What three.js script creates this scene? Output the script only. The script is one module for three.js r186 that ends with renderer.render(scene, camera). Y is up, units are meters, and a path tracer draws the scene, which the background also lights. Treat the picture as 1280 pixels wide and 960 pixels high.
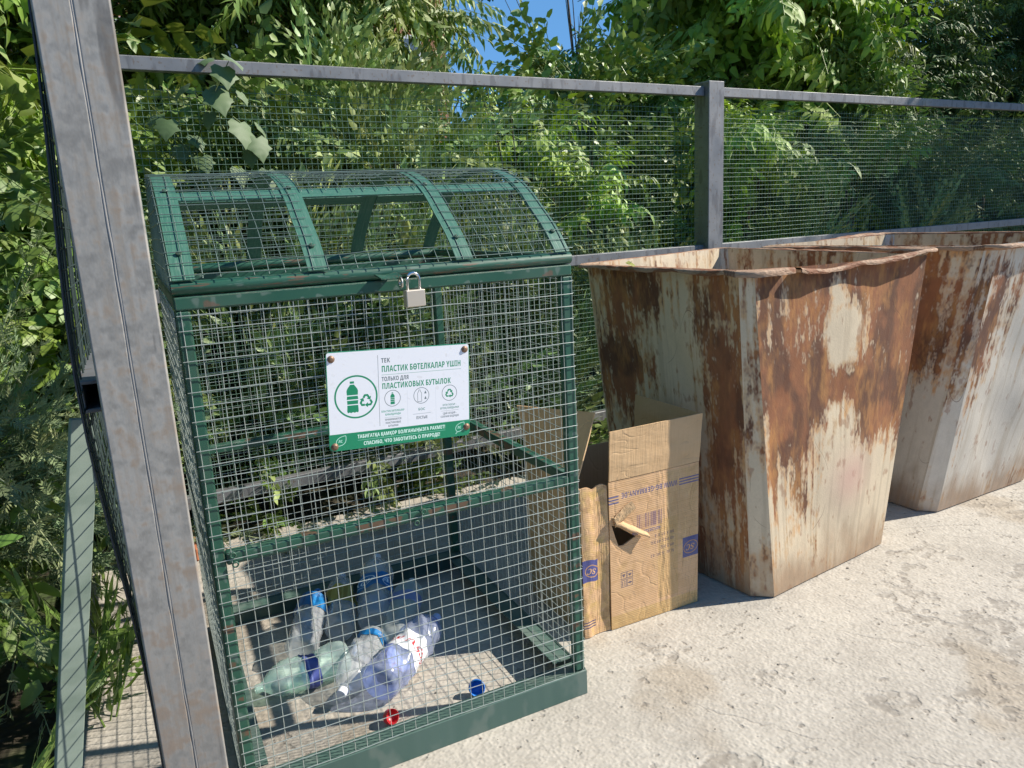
import * as THREE from 'three';
import { RoundedBoxGeometry } from 'three/addons/geometries/RoundedBoxGeometry.js';
import { mergeGeometries } from 'three/addons/utils/BufferGeometryUtils.js';

// ───────────── camera, sky, sun, exposure ─────────────
const scene = new THREE.Scene();
const D2R = Math.PI / 180;
const camera = new THREE.PerspectiveCamera(54.45, 4 / 3, 0.05, 400);
camera.rotation.order = 'YXZ';
camera.position.set(0, 1.38, 0);
camera.rotation.set(-12.45 * D2R, -26.12 * D2R, -2.98 * D2R);

const renderer = new THREE.WebGLRenderer({ antialias: true });
renderer.toneMapping = THREE.LinearToneMapping;
renderer.toneMappingExposure = 1.5;
renderer.shadowMap.enabled = true;

const SUN = new THREE.Vector3(1.2, 1.0, 0.42).normalize();
{
  const W = 512, H = 256, d = new Float32Array(W * H * 4);
  for (let j = 0; j < H; j++) {
    const el = (j + 0.5) / H * Math.PI - Math.PI / 2;                 // row 0 is the bottom of the picture
    for (let i = 0; i < W; i++) {
      const s = Math.max(0, Math.sin(el)), k = Math.pow(s, 0.55);
      const o = (j * W + i) * 4;
      d[o] = 0.15 * (1 - k) + 0.036 * k;
      d[o + 1] = 0.37 * (1 - k) + 0.115 * k;
      d[o + 2] = 0.72 * (1 - k) + 0.27 * k;
      if (el < 0) { d[o] = 0.05; d[o + 1] = 0.06; d[o + 2] = 0.05; }
      d[o + 3] = 1;
    }
  }
  const t = new THREE.DataTexture(d, W, H, THREE.RGBAFormat, THREE.FloatType);
  t.mapping = THREE.EquirectangularReflectionMapping; t.magFilter = THREE.LinearFilter; t.needsUpdate = true;
  scene.background = t; scene.environment = t;
}
const sun = new THREE.DirectionalLight(new THREE.Color(1.0, 0.93, 0.82), 5.0);
sun.position.copy(SUN).multiplyScalar(40).add(new THREE.Vector3(2, 0, -3));
sun.target.position.set(2, 0, -3);
sun.castShadow = true; sun.shadow.mapSize.set(4096, 4096); sun.shadow.radius = 1.2;
Object.assign(sun.shadow.camera, { left: -14, right: 14, top: 14, bottom: -14, near: 1, far: 90 });
scene.add(sun, sun.target);

// ───────────── helpers ─────────────
function rngOf(seed) { let a = seed >>> 0; return () => { a |= 0; a = a + 0x6D2B79F5 | 0; let t = Math.imul(a ^ a >>> 15, 1 | a); t = t + Math.imul(t ^ t >>> 7, 61 | t) ^ t; return ((t ^ t >>> 14) >>> 0) / 4294967296; }; }
const PERM = new Float32Array(65536); { const r = rngOf(77); for (let i = 0; i < 65536; i++) PERM[i] = r(); }
function vn(x, y, s = 0) {
  const xi = Math.floor(x), yi = Math.floor(y); let fx = x - xi, fy = y - yi; fx = fx * fx * (3 - 2 * fx); fy = fy * fy * (3 - 2 * fy);
  const h = (a, b) => PERM[(Math.imul(a, 7919) + Math.imul(b, 104729) + Math.imul(s, 3571)) & 65535];
  const a = h(xi, yi), b = h(xi + 1, yi), c = h(xi, yi + 1), e = h(xi + 1, yi + 1);
  return a + (b - a) * fx + (c - a) * fy + (a - b - c + e) * fx * fy;
}
function fbm(x, y, o = 4, s = 0) { let v = 0, a = 0.5, n = 0; for (let i = 0; i < o; i++) { v += a * vn(x, y, s + i * 13); n += a; a *= 0.5; x = x * 2.03 + 3.1; y = y * 2.03 + 1.7; } return v / n; }
const sst = (a, b, x) => { const t = Math.min(1, Math.max(0, (x - a) / (b - a))); return t * t * (3 - 2 * t); };
const clamp01 = (x) => Math.min(1, Math.max(0, x));
const mixc = (a, b, t) => [a[0] + (b[0] - a[0]) * t, a[1] + (b[1] - a[1]) * t, a[2] + (b[2] - a[2]) * t];
const toS = (v) => Math.round(255 * (v <= 0.0031308 ? 12.92 * v : 1.055 * Math.pow(Math.min(1, v), 1 / 2.4) - 0.055));
// fn(u, v) with v up -> { c: linear rgb, b: bump 0..1, r: roughness 0..1 }
function surfTex(W, H, fn, want = 'cbr') {
  const C = new Uint8Array(W * H * 4), B = new Uint8Array(W * H * 4), R = new Uint8Array(W * H * 4);
  for (let j = 0; j < H; j++) for (let i = 0; i < W; i++) {
    const q = fn((i + 0.5) / W, (j + 0.5) / H), o = (j * W + i) * 4;
    C[o] = toS(q.c[0]); C[o + 1] = toS(q.c[1]); C[o + 2] = toS(q.c[2]); C[o + 3] = 255;
    const b = Math.round(255 * clamp01(q.b ?? 0.5)); B[o] = B[o + 1] = B[o + 2] = b; B[o + 3] = 255;
    const r = Math.round(255 * clamp01(q.r ?? 0.7)); R[o] = R[o + 1] = R[o + 2] = r; R[o + 3] = 255;
  }
  const mk = (d, srgb) => { const t = new THREE.DataTexture(d, W, H, THREE.RGBAFormat); if (srgb) t.colorSpace = THREE.SRGBColorSpace; t.magFilter = THREE.LinearFilter; t.minFilter = THREE.LinearMipmapLinearFilter; t.generateMipmaps = true; t.wrapS = t.wrapT = THREE.MirroredRepeatWrapping; t.needsUpdate = true; return t; };
  return { map: mk(C, true), bumpMap: want.includes('b') ? mk(B) : null, roughnessMap: want.includes('r') ? mk(R) : null };
}
const lin = (r, g, b) => new THREE.Color().setRGB(r, g, b);
const std = (o) => new THREE.MeshStandardMaterial(o);
const used = {};
function numbered(n) { if (!(n in used)) { used[n] = 0; return n; } used[n]++; return n + '_' + String(used[n]).padStart(3, '0'); }
function shadowed(m) { m.castShadow = true; m.receiveShadow = true; return m; }
function thing(name, label, category, pos = [0, 0, 0], turn = 0, group) {
  const g = new THREE.Group(); g.name = numbered(name); g.position.set(...pos); g.rotation.y = turn; scene.add(g);
  g.userData = { label, category }; if (group) g.userData.group = group; return g;
}
function part(parent, name, geo, mat, label, kind) {
  const m = shadowed(new THREE.Mesh(geo, mat)); m.name = name; if (label) m.userData.label = label; if (kind) m.userData.kind = kind; parent.add(m); return m;
}
function struct(name, geo, mat) { const m = shadowed(new THREE.Mesh(geo, mat)); m.name = name; m.userData = { kind: 'structure' }; scene.add(m); return m; }
function muv(g, s = 1) { const p = g.attributes.position, n = g.attributes.normal, uv = g.attributes.uv; for (let i = 0; i < p.count; i++) { const a = Math.abs(n.getX(i)), b = Math.abs(n.getY(i)), c = Math.abs(n.getZ(i)); if (a >= b && a >= c) uv.setXY(i, p.getZ(i) * s, p.getY(i) * s); else if (b >= c) uv.setXY(i, p.getX(i) * s, p.getZ(i) * s); else uv.setXY(i, p.getX(i) * s, p.getY(i) * s); } return g; }
const box = (w, h, d, x = 0, y = 0, z = 0, r = 0.002) => { const g = new RoundedBoxGeometry(w, h, d, 1, Math.min(r, w / 2.1, h / 2.1, d / 2.1)); g.translate(x, y, z); return muv(g); };
const V = (x, y, z) => new THREE.Vector3(x, y, z);
// mesh builder: triangles with vertex normals computed at the end
class MB {
  constructor() { this.p = []; this.i = []; this.u = []; this.n = null; }
  v(x, y, z, u = 0, w = 0) { this.p.push(x, y, z); this.u.push(u, w); return this.p.length / 3 - 1; }
  tri(a, b, c) { this.i.push(a, b, c); }
  quad(a, b, c, d) { this.i.push(a, b, c, a, c, d); }
  tube(pts, r, sides = 5, r2 = r) {
    const n = pts.length; let base = -1; const up = V(0, 1, 0), a = V(), b = V(), t = V();
    for (let k = 0; k < n; k++) {
      t.subVectors(pts[Math.min(n - 1, k + 1)], pts[Math.max(0, k - 1)]).normalize();
      up.set(0, 1, 0); if (Math.abs(t.y) > 0.9) up.set(1, 0, 0);
      a.crossVectors(up, t).normalize(); b.crossVectors(t, a);
      const rr = r + (r2 - r) * k / (n - 1);
      for (let s = 0; s < sides; s++) {
        const q = s / sides * Math.PI * 2, c = Math.cos(q) * rr, d = Math.sin(q) * rr;
        const id = this.v(pts[k].x + a.x * c + b.x * d, pts[k].y + a.y * c + b.y * d, pts[k].z + a.z * c + b.z * d, s / sides, k / n);
        if (!k && !s) base = id;
      }
      if (k) for (let s = 0; s < sides; s++) { const p0 = base + (k - 1) * sides, p1 = base + k * sides, s2 = (s + 1) % sides; this.quad(p0 + s, p0 + s2, p1 + s2, p1 + s); }
    }
    for (let s = 1; s < sides - 1; s++) { this.tri(base, base + s + 1, base + s); const e = base + (n - 1) * sides; this.tri(e, e + s, e + s + 1); }
    return this;
  }
  add(o, m) { const b = this.p.length / 3, q = V(); for (let k = 0; k < o.p.length; k += 3) { q.set(o.p[k], o.p[k + 1], o.p[k + 2]).applyMatrix4(m); this.v(q.x, q.y, q.z, o.u[k / 3 * 2], o.u[k / 3 * 2 + 1]); } for (const x of o.i) this.i.push(b + x); return this; }
  geo() { const g = new THREE.BufferGeometry(); g.setAttribute('position', new THREE.Float32BufferAttribute(this.p, 3)); g.setAttribute('uv', new THREE.Float32BufferAttribute(this.u, 2)); g.setIndex(this.i); g.computeVertexNormals(); return g; }
}
// a bent sheet: f(u, v) -> Vector3, with thickness t along the sheet's own normal
function sheet(f, nu, nv, t, uv = (u, v) => [u, v]) {
  const m = new MB(), e = 1e-3, N = (nu + 1) * (nv + 1);
  const P = [], Q = [];
  for (let j = 0; j <= nv; j++) for (let i = 0; i <= nu; i++) {
    const u = i / nu, v = j / nv, p = f(u, v), du = f(Math.min(1, u + e), v).sub(f(Math.max(0, u - e), v)), dv = f(u, Math.min(1, v + e)).sub(f(u, Math.max(0, v - e)));
    const n = du.cross(dv).normalize(); P.push([p, uv(u, v)]); Q.push([p.clone().addScaledVector(n, -t), uv(u, v)]);
  }
  for (const [p, w] of P) m.v(p.x, p.y, p.z, ...w);
  for (const [p, w] of Q) m.v(p.x, p.y, p.z, ...w);
  const id = (i, j) => j * (nu + 1) + i;
  for (let j = 0; j < nv; j++) for (let i = 0; i < nu; i++) { m.quad(id(i, j), id(i + 1, j), id(i + 1, j + 1), id(i, j + 1)); m.quad(N + id(i, j), N + id(i, j + 1), N + id(i + 1, j + 1), N + id(i + 1, j)); }
  const edge = (a, b) => { const A = P[a][0], B = P[b][0], C = Q[b][0], D = Q[a][0]; const w = P[a][1], x = P[b][1]; m.quad(m.v(A.x, A.y, A.z, ...w), m.v(D.x, D.y, D.z, ...w), m.v(C.x, C.y, C.z, ...x), m.v(B.x, B.y, B.z, ...x)); };
  for (let i = 0; i < nu; i++) { edge(id(i, 0), id(i + 1, 0)); edge(id(i + 1, nv), id(i, nv)); }
  for (let j = 0; j < nv; j++) { edge(id(0, j + 1), id(0, j)); edge(id(nu, j), id(nu, j + 1)); }
  return m.geo();
}
const wob = (x, s, a) => (vn(x, s * 1.7 + 0.5, s & 255) - 0.5) * 2 * a;

// ───────────── ground ─────────────
const SL = { x0: -0.36, x1: 9, z0: -3.5, z1: 3 };
{
  const pits = []; { const r = rngOf(5);
    const spots = [[2.35, -1.3, 0.22], [2.75, -1.35, 0.16], [2.35, -1.62, 0.15], [2.62, -1.72, 0.12], [1.75, -1.22, 0.09], [1.95, -1.1, 0.12], [3.2, -1.5, 0.2], [1.32, -1.74, 0.07], [2.1, -0.95, 0.2], [3.4, -1.8, 0.18], [1.2, -1.2, 0.12], [2.2, -1.45, .08], [1.55, -1.45, .06]];
    for (const [x, z, s] of spots) for (let k = 0; k < 14; k++) pits.push([x + (r() + r() - 1) * s * 1.4, z + (r() + r() - 1) * s, s * (0.25 + 0.3 * r())]); }
  const cracks = [[[2.9, -1.75], [3.05, -1.3], [3.6, -0.5]], [[1.15, -1.6], [1.42, -1.2], [1.9, -0.7]], [[2.7, -1.98], [3.5, -1.5]], [[1.9, -1.5], [2.3, -1.0]]];
  const segd = (x, y, a, b) => { const dx = b[0] - a[0], dy = b[1] - a[1]; const t = clamp01(((x - a[0]) * dx + (y - a[1]) * dy) / (dx * dx + dy * dy)); return Math.hypot(x - a[0] - dx * t, y - a[1] - dy * t); };
  const S = 5.2, X0 = -0.5, Z0 = -4.2;
  const tex = surfTex(2048, 2048, (u, v) => {
    const x = X0 + u * S, z = Z0 + v * S;
    const big = fbm(x * 1.1, z * 1.1, 4, 3), mid = fbm(x * 6, z * 6, 4, 9), fine = vn(x * 150, z * 150, 21), fine2 = fbm(x * 55, z * 60, 3, 31);
    const streak = fbm(x * 14 + z * 3, z * 70 - x * 20, 3, 41);
    let h = 0.55 + (fine - 0.5) * 0.30 + (fine2 - 0.5) * 0.30 + (streak - 0.5) * 0.20 + (mid - 0.5) * 0.12;
    let pit = 0; for (const [px, pz, s] of pits) { const d = ((x - px) ** 2 + ((z - pz) * 1.3) ** 2) / (s * s); if (d < 1) pit = Math.max(pit, 1 - d); }
    const pitn = sst(0.46, 0.82, fbm(x * 26, z * 34, 4, 51) + pit * 0.28 - 0.1) * sst(0.05, 0.4, pit);
    const scat = sst(0.74, 0.82, fbm(x * 30, z * 38, 3, 61));
    const grit = pitn * (0.5 + vn(x * 120, z * 120, 71) * 0.9);
    h -= grit * 0.75 + scat * 0.4;
    let cr = 9; if (pit < 2) for (const c of cracks) for (let k = 0; k < c.length - 1; k++) cr = Math.min(cr, segd(x + (mid - 0.5) * 0.16, z + (big - 0.5) * 0.2 + (fine2 - 0.5) * 0.03, c[k], c[k + 1]));
    const crk = (1 - sst(0.0015, 0.005, cr)) * sst(0.4, 0.55, mid); h -= crk * 0.25;
    let c = mixc([0.385, 0.35, 0.298], [0.485, 0.447, 0.385], sst(0.3, 0.7, big * 0.5 + mid * 0.5));
    c = mixc(c, [0.52, 0.48, 0.41], sst(0.56, 0.75, fbm(x * 2.6 + 9, z * 2.6, 4, 81)) * 0.7);
    c = mixc(c, [0.36, 0.30, 0.225], sst(0.58, 0.74, fbm(x * 3.3 + 3, z * 3.1 + 8, 4, 91)) * 0.6);
    const g = 0.88 + fine * 0.16 + (fine2 - 0.5) * 0.24;
    c = c.map((q) => q * g);
    c = mixc(c, [0.17, 0.145, 0.12], clamp01(pitn * (0.05 + 0.6 * vn(x * 90, z * 90, 73)) + scat * 0.45 + crk * 0.35));
    return { c, b: h, r: 0.9 };
  }, 'cb');
  const mat = std({ map: tex.map, bumpMap: tex.bumpMap, bumpScale: 0.005, roughness: 0.92 });
  const w = SL.x1 - SL.x0, d = SL.z1 - SL.z0, g = new THREE.BoxGeometry(w, 0.12, d, 1, 1, 1);
  g.translate((SL.x0 + SL.x1) / 2, -0.06, (SL.z0 + SL.z1) / 2);
  const p = g.attributes.position, uv = g.attributes.uv; for (let i = 0; i < p.count; i++) uv.setXY(i, (p.getX(i) - X0) / S, (p.getZ(i) - Z0 + p.getY(i)) / S);
  struct('concrete_pavement', g, mat);
  const soil = surfTex(512, 512, (u, v) => { const n = fbm(u * 24, v * 24, 5, 7), m = vn(u * 200, v * 200, 3); const c = mixc([0.045, 0.034, 0.022], [0.11, 0.09, 0.06], n); return { c: mixc(c, [0.05, 0.075, 0.02], sst(0.5, 0.7, fbm(u * 9, v * 9, 4, 17))).map((q) => q * (0.7 + 0.6 * m)), b: n * 0.7 + m * 0.3 }; }, 'cb');
  soil.map.repeat.set(80, 80); soil.bumpMap.repeat.set(80, 80);
  const gg = new THREE.PlaneGeometry(320, 320); gg.rotateX(-Math.PI / 2); gg.translate(0, -0.07, 0);
  struct('ground', gg, std({ map: soil.map, bumpMap: soil.bumpMap, bumpScale: 0.03, roughness: 1 }));
}

// ───────────── materials ─────────────
const steelTex = surfTex(512, 512, (u, v) => {
  const a = fbm(u * 8, v * 8, 4, 2), b = fbm(u * 26, v * 22, 4, 5), s = sst(0.58, 0.72, fbm(u * 34, v * 7, 4, 12)), sp = sst(0.84, 0.9, vn(u * 110, v * 90, 4));
  let c = mixc([0.17, 0.175, 0.182], [0.295, 0.30, 0.308], a * 0.5 + b * 0.5); c = mixc(c, [0.09, 0.09, 0.1], s * 0.5); c = mixc(c, [0.16, 0.10, 0.06], sp * 0.5);
  return { c, b: a, r: 0.42 + a * 0.25 };
});
const fenceSteel = std({ ...steelTex, bumpScale: 0.0006, metalness: 0.55, roughness: 1 });
const fenceWire = std({ color: lin(0.15, 0.25, 0.195), roughness: 0.42, metalness: 0.1 });
const cageTex = surfTex(512, 512, (u, v) => {
  const a = fbm(u * 8, v * 8, 4, 22), sp = sst(0.78, 0.86, vn(u * 60, v * 60, 24)), ru = sst(0.66, 0.74, fbm(u * 22, v * 22, 4, 26));
  let c = mixc([0.011, 0.072, 0.043], [0.022, 0.11, 0.07], a); c = mixc(c, [0.15, 0.21, 0.18], sp * 0.6); c = mixc(c, [0.17, 0.07, 0.04], ru * 0.7); c = mixc(c, [0.12, 0.15, 0.12], sst(0.5, 0.75, fbm(u * 5, v * 5, 5, 28)) * 0.22);
  return { c, b: a, r: 0.34 + a * 0.22 };
});
const green = new THREE.MeshPhysicalMaterial({ ...cageTex, bumpScale: 0.001, roughness: 1, clearcoat: 0.12, clearcoatRoughness: 0.4 });
const dustyGreenTex = surfTex(512, 256, (u, v) => {
  const a = fbm(u * 10, v * 5, 4, 33), s = fbm(u * 40, v * 3, 3, 36), d = sst(0.6, 0.75, fbm(u * 14, v * 9, 4, 38));
  let c = mixc([0.05, 0.108, 0.088], [0.095, 0.155, 0.13], a * 0.6 + s * 0.4); c = mixc(c, [0.16, 0.2, 0.17], d * 0.5);
  return { c, b: a, r: 0.55 + a * 0.2 };
});
const dustyGreen = std({ ...dustyGreenTex, bumpScale: 0.001, roughness: 1 });
const wireMat = std({ color: lin(0.42, 0.47, 0.44), roughness: 0.36, metalness: 0.4 });
const wireGreen = std({ color: lin(0.2, 0.265, 0.235), roughness: 0.34, metalness: 0.5 });
const lidGreen = (() => { const t = surfTex(512, 512, (u, v) => { const a = fbm(u * 8, v * 8, 4, 222), sp = sst(0.76, 0.86, vn(u * 70, v * 70, 224)), d = fbm(u * 30, v * 30, 3, 226); let c = mixc([0.028, 0.12, 0.08], [0.075, 0.195, 0.14], a * 0.6 + d * 0.4); c = mixc(c, [0.2, 0.27, 0.23], sp * 0.5); return { c, b: a, r: 0.36 + d * 0.25 }; }); return new THREE.MeshPhysicalMaterial({ ...t, bumpScale: 0.0008, roughness: 1, clearcoat: 0.2, clearcoatRoughness: 0.4 }); })();
const wireDark = std({ color: lin(0.025, 0.04, 0.038), roughness: 0.45 });
const zinc = std({ color: lin(0.55, 0.53, 0.48), roughness: 0.35, metalness: 0.8 });
const chrome = std({ color: lin(0.75, 0.75, 0.76), roughness: 0.16, metalness: 1 });

// ───────────── back fence ─────────────
const FY = 0.0576, FZ = -3.41;                      // the fence turns slightly away to the right
const fence = thing('mesh_fence', 'grey steel fence with square green wire mesh behind the bins', 'fence', [0, 0, FZ], FY);
{
  const rail = (x0, x1, y0, y1, z = 0, d = 0.04) => part(fence, 'rail', box(x1 - x0, y1 - y0, d, (x0 + x1) / 2, (y0 + y1) / 2, z, 0.004), fenceSteel);
  const PX = 3.14, END = 8.6;
  part(fence, 'post', box(0.12, 2.13, 0.12, PX, 1.03, 0.005, 0.005), fenceSteel);
  part(fence, 'post', box(0.12, 2.13, 0.12, END + 0.06, 1.03, 0.005, 0.005), fenceSteel);
  part(fence, 'post', box(0.09, 2.16, 0.09, -0.02, 1.04, 0, 0.004), fenceSteel);
  const secs = [[0.03, PX - 0.062], [PX + 0.062, END - 0.002]];
  for (const [a, b] of secs) { rail(a, b, 2.015, 2.068, 0.012); rail(a, b, 1.115, 1.17, 0.012); rail(a, b, 0.215, 0.272, 0.012); }
  let sd = 1;
  for (const [a, b] of secs) for (const [y0, y1] of [[1.14, 1.97], [0.24, 1.11]]) {
    const m = new MB(), P = 0.0262, z = -0.02;
    for (let y = y0; y <= y1; y += P) { sd++; const pts = []; const n = 30; for (let k = 0; k <= n; k++) { const x = a + (b - a) * k / n; pts.push(V(x, y + wob(x * 2.2, sd, 0.0016) + wob(x * 0.7, 9, 0.004), z + wob(x * 1.3, 31, 0.012) * Math.sin(Math.PI * (y - y0) / (y1 - y0)))); } m.tube(pts, 0.00105, 4); }
    for (let x = a + 0.01; x <= b; x += P) { sd++; const pts = []; const n = 6; for (let k = 0; k <= n; k++) { const y = y0 + (y1 - y0) * k / n; pts.push(V(x + wob(y * 2, sd, 0.0014), y, z - 0.002 + wob(x * 1.3, 31, 0.012) * Math.sin(Math.PI * k / n))); } m.tube(pts, 0.001, 4); }
    part(fence, 'wire_mesh', m.geo(), fenceWire, 'green square wire mesh panel', 'stuff');
  }
}
// ───────────── near post with the side fence that runs back from it ─────────────
{
  const g = thing('corner_post', 'weathered grey steel post with welded seam, close on the left', 'post', [-0.0205, 0, -1.08]);
  const tx = surfTex(256, 1536, (u, v) => {
    const y = v * 12, a = fbm(u * 2.4, y * 4.5, 4, 61), b = fbm(u * 9, y * 17, 4, 63), f = vn(u * 60, y * 60, 64), st = fbm(u * 16, y * 0.7, 3, 65);
    let c = mixc([0.25, 0.24, 0.222], [0.43, 0.418, 0.392], sst(0.25, 0.75, a * 0.5 + b * 0.5));
    const low = sst(0.44, 0.30, v);                                                // rust creeping up from the foot, as in the photograph
    const ru = sst(0.52, 0.72, a * 0.45 + b * 0.3 + st * 0.35 + low * 0.10);
    c = mixc(c, [0.22, 0.175, 0.135], ru * 0.45); c = mixc(c, [0.25, 0.165, 0.10], sst(0.48, 0.80, b * 0.55 + a * 0.35 + f * 0.1 + low * 0.10) * 0.5);
    c = mixc(c, [0.09, 0.085, 0.08], sst(0.66, 0.74, fbm(u * 3 + 5, y * 1.1, 4, 68)) * 0.55);
    return { c: c.map((q) => q * (0.94 + 0.12 * f)), b: b, r: 0.5 + b * 0.2 + ru * 0.2 };
  });
  const m = std({ ...tx, bumpScale: 0.0003, metalness: 0.2, roughness: 1 });
  const half = (s) => { const q = box(0.0405, 2.2, 0.08, s * 0.02028, 1.1, 0, 0.003); const p = q.attributes.position, uv = q.attributes.uv; for (let i = 0; i < p.count; i++) uv.setXY(i, p.getX(i) / 0.09 + 0.5 + p.getZ(i) * 3, p.getY(i) / 2.2); return q; };
  part(g, 'channel', half(-1), m); part(g, 'channel', half(1), m);
  const w = new MB(), pts = []; for (let k = 0; k <= 120; k++) { const y = 2.2 * k / 120; pts.push(V(wob(y * 30, 3, 0.0009), y, 0.0382 + wob(y * 40, 5, 0.0005))); } w.tube(pts, 0.0019, 6);
  part(g, 'weld_seam', w.geo(), std({ color: lin(0.27, 0.265, 0.26), roughness: 0.5, metalness: 0.3 }));

  const f = thing('side_fence', 'narrow dark mesh fence seen edge on behind the near post', 'fence', [-0.085, 0, -2.26]);
  const tube = (y) => {                                            // hollow square tube with an open near end
    const s = new THREE.Shape([[-0.02, -0.021], [0.02, -0.021], [0.02, 0.021], [-0.02, 0.021]].map(([a, b]) => new THREE.Vector2(a, b)));
    s.holes.push(new THREE.Path([[-0.0165, -0.0175], [-0.0165, 0.0175], [0.0165, 0.0175], [0.0165, -0.0175]].map(([a, b]) => new THREE.Vector2(a, b))));
    const e = new THREE.ExtrudeGeometry(s, { depth: 2.2, bevelEnabled: true, bevelSize: 0.001, bevelThickness: 0.001, bevelSegments: 1 }); e.translate(0.018, y, -1.06); return e;
  };
  for (const y of [2.04, 1.178, 0.24]) part(f, 'rail', tube(y), fenceSteel);
  const mm = new MB(); let sd = 300; const bow = (y, z) => 0.028 - 0.026 * Math.exp(-(((y - 1.2) / 0.32) ** 2)) - 0.004 * Math.exp(-(((y - 0.5) / 0.2) ** 2));
  for (let y = 0.22; y < 2.06; y += 0.0262) { sd++; const pts = []; for (let k = 0; k <= 16; k++) { const z = -1.06 + 2.24 * k / 16; pts.push(V(bow(y, z) + wob(z * 3 + y * 4, sd, 0.002), y, z)); } mm.tube(pts, 0.0013, 4); }
  for (let z = -1.05; z < 1.18; z += 0.0262) { sd++; const pts = []; for (let k = 0; k <= 20; k++) { const y = 0.2 + 1.86 * k / 20; pts.push(V(bow(y, z) - 0.002 + wob(y * 3, sd, 0.002), y, z)); } mm.tube(pts, 0.0013, 4); }
  part(f, 'wire_mesh', mm.geo(), wireDark, null, 'stuff');
  part(f, 'edge_bar', sheet((u, v) => { const y = 0.18 + 1.9 * v; return V(bow(y, 0) - 0.003, y, 1.18 - 0.012 * u); }, 1, 24, 0.002), std({ color: lin(0.05, 0.055, 0.06), roughness: 0.5 }));

  const pt = surfTex(128, 512, (u, v) => { const a = fbm(u * 12, v * 3, 4, 171), b = fbm(u * 30, v * 60, 3, 172); return { c: mixc([0.09, 0.135, 0.108], [0.24, 0.295, 0.25], sst(0.25, 0.75, a * 0.8 + b * 0.2)), b: a, r: 0.45 + 0.3 * b }; });
  const pl = shadowed(new THREE.Mesh(box(0.04, 1.13, 0.012, 0, 0.565, 0, 0.002), std({ ...pt, bumpScale: 0.002, roughness: 1 })));
  pl.name = 'leaning_board'; pl.position.set(-0.315, 0.004, -1.3); pl.rotation.set(0, 0.35, -10.9 * D2R, 'ZYX'); pl.userData = { label: 'pale green weathered board leaning behind the near post', category: 'board' }; scene.add(pl);
}

// ───────────── bottle cage ─────────────
const CX = 0.54, CZ = -2.175, HW = 0.478, HD = 0.488, HT = 1.258, HM = 0.682;
const cage = thing('bottle_cage', 'green wire mesh cage with arched lid for collecting plastic bottles', 'recycling cage', [CX, 0, CZ]);
const ribX = [-0.452, -0.176, 0.177, 0.449], RW = 0.044;
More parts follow.
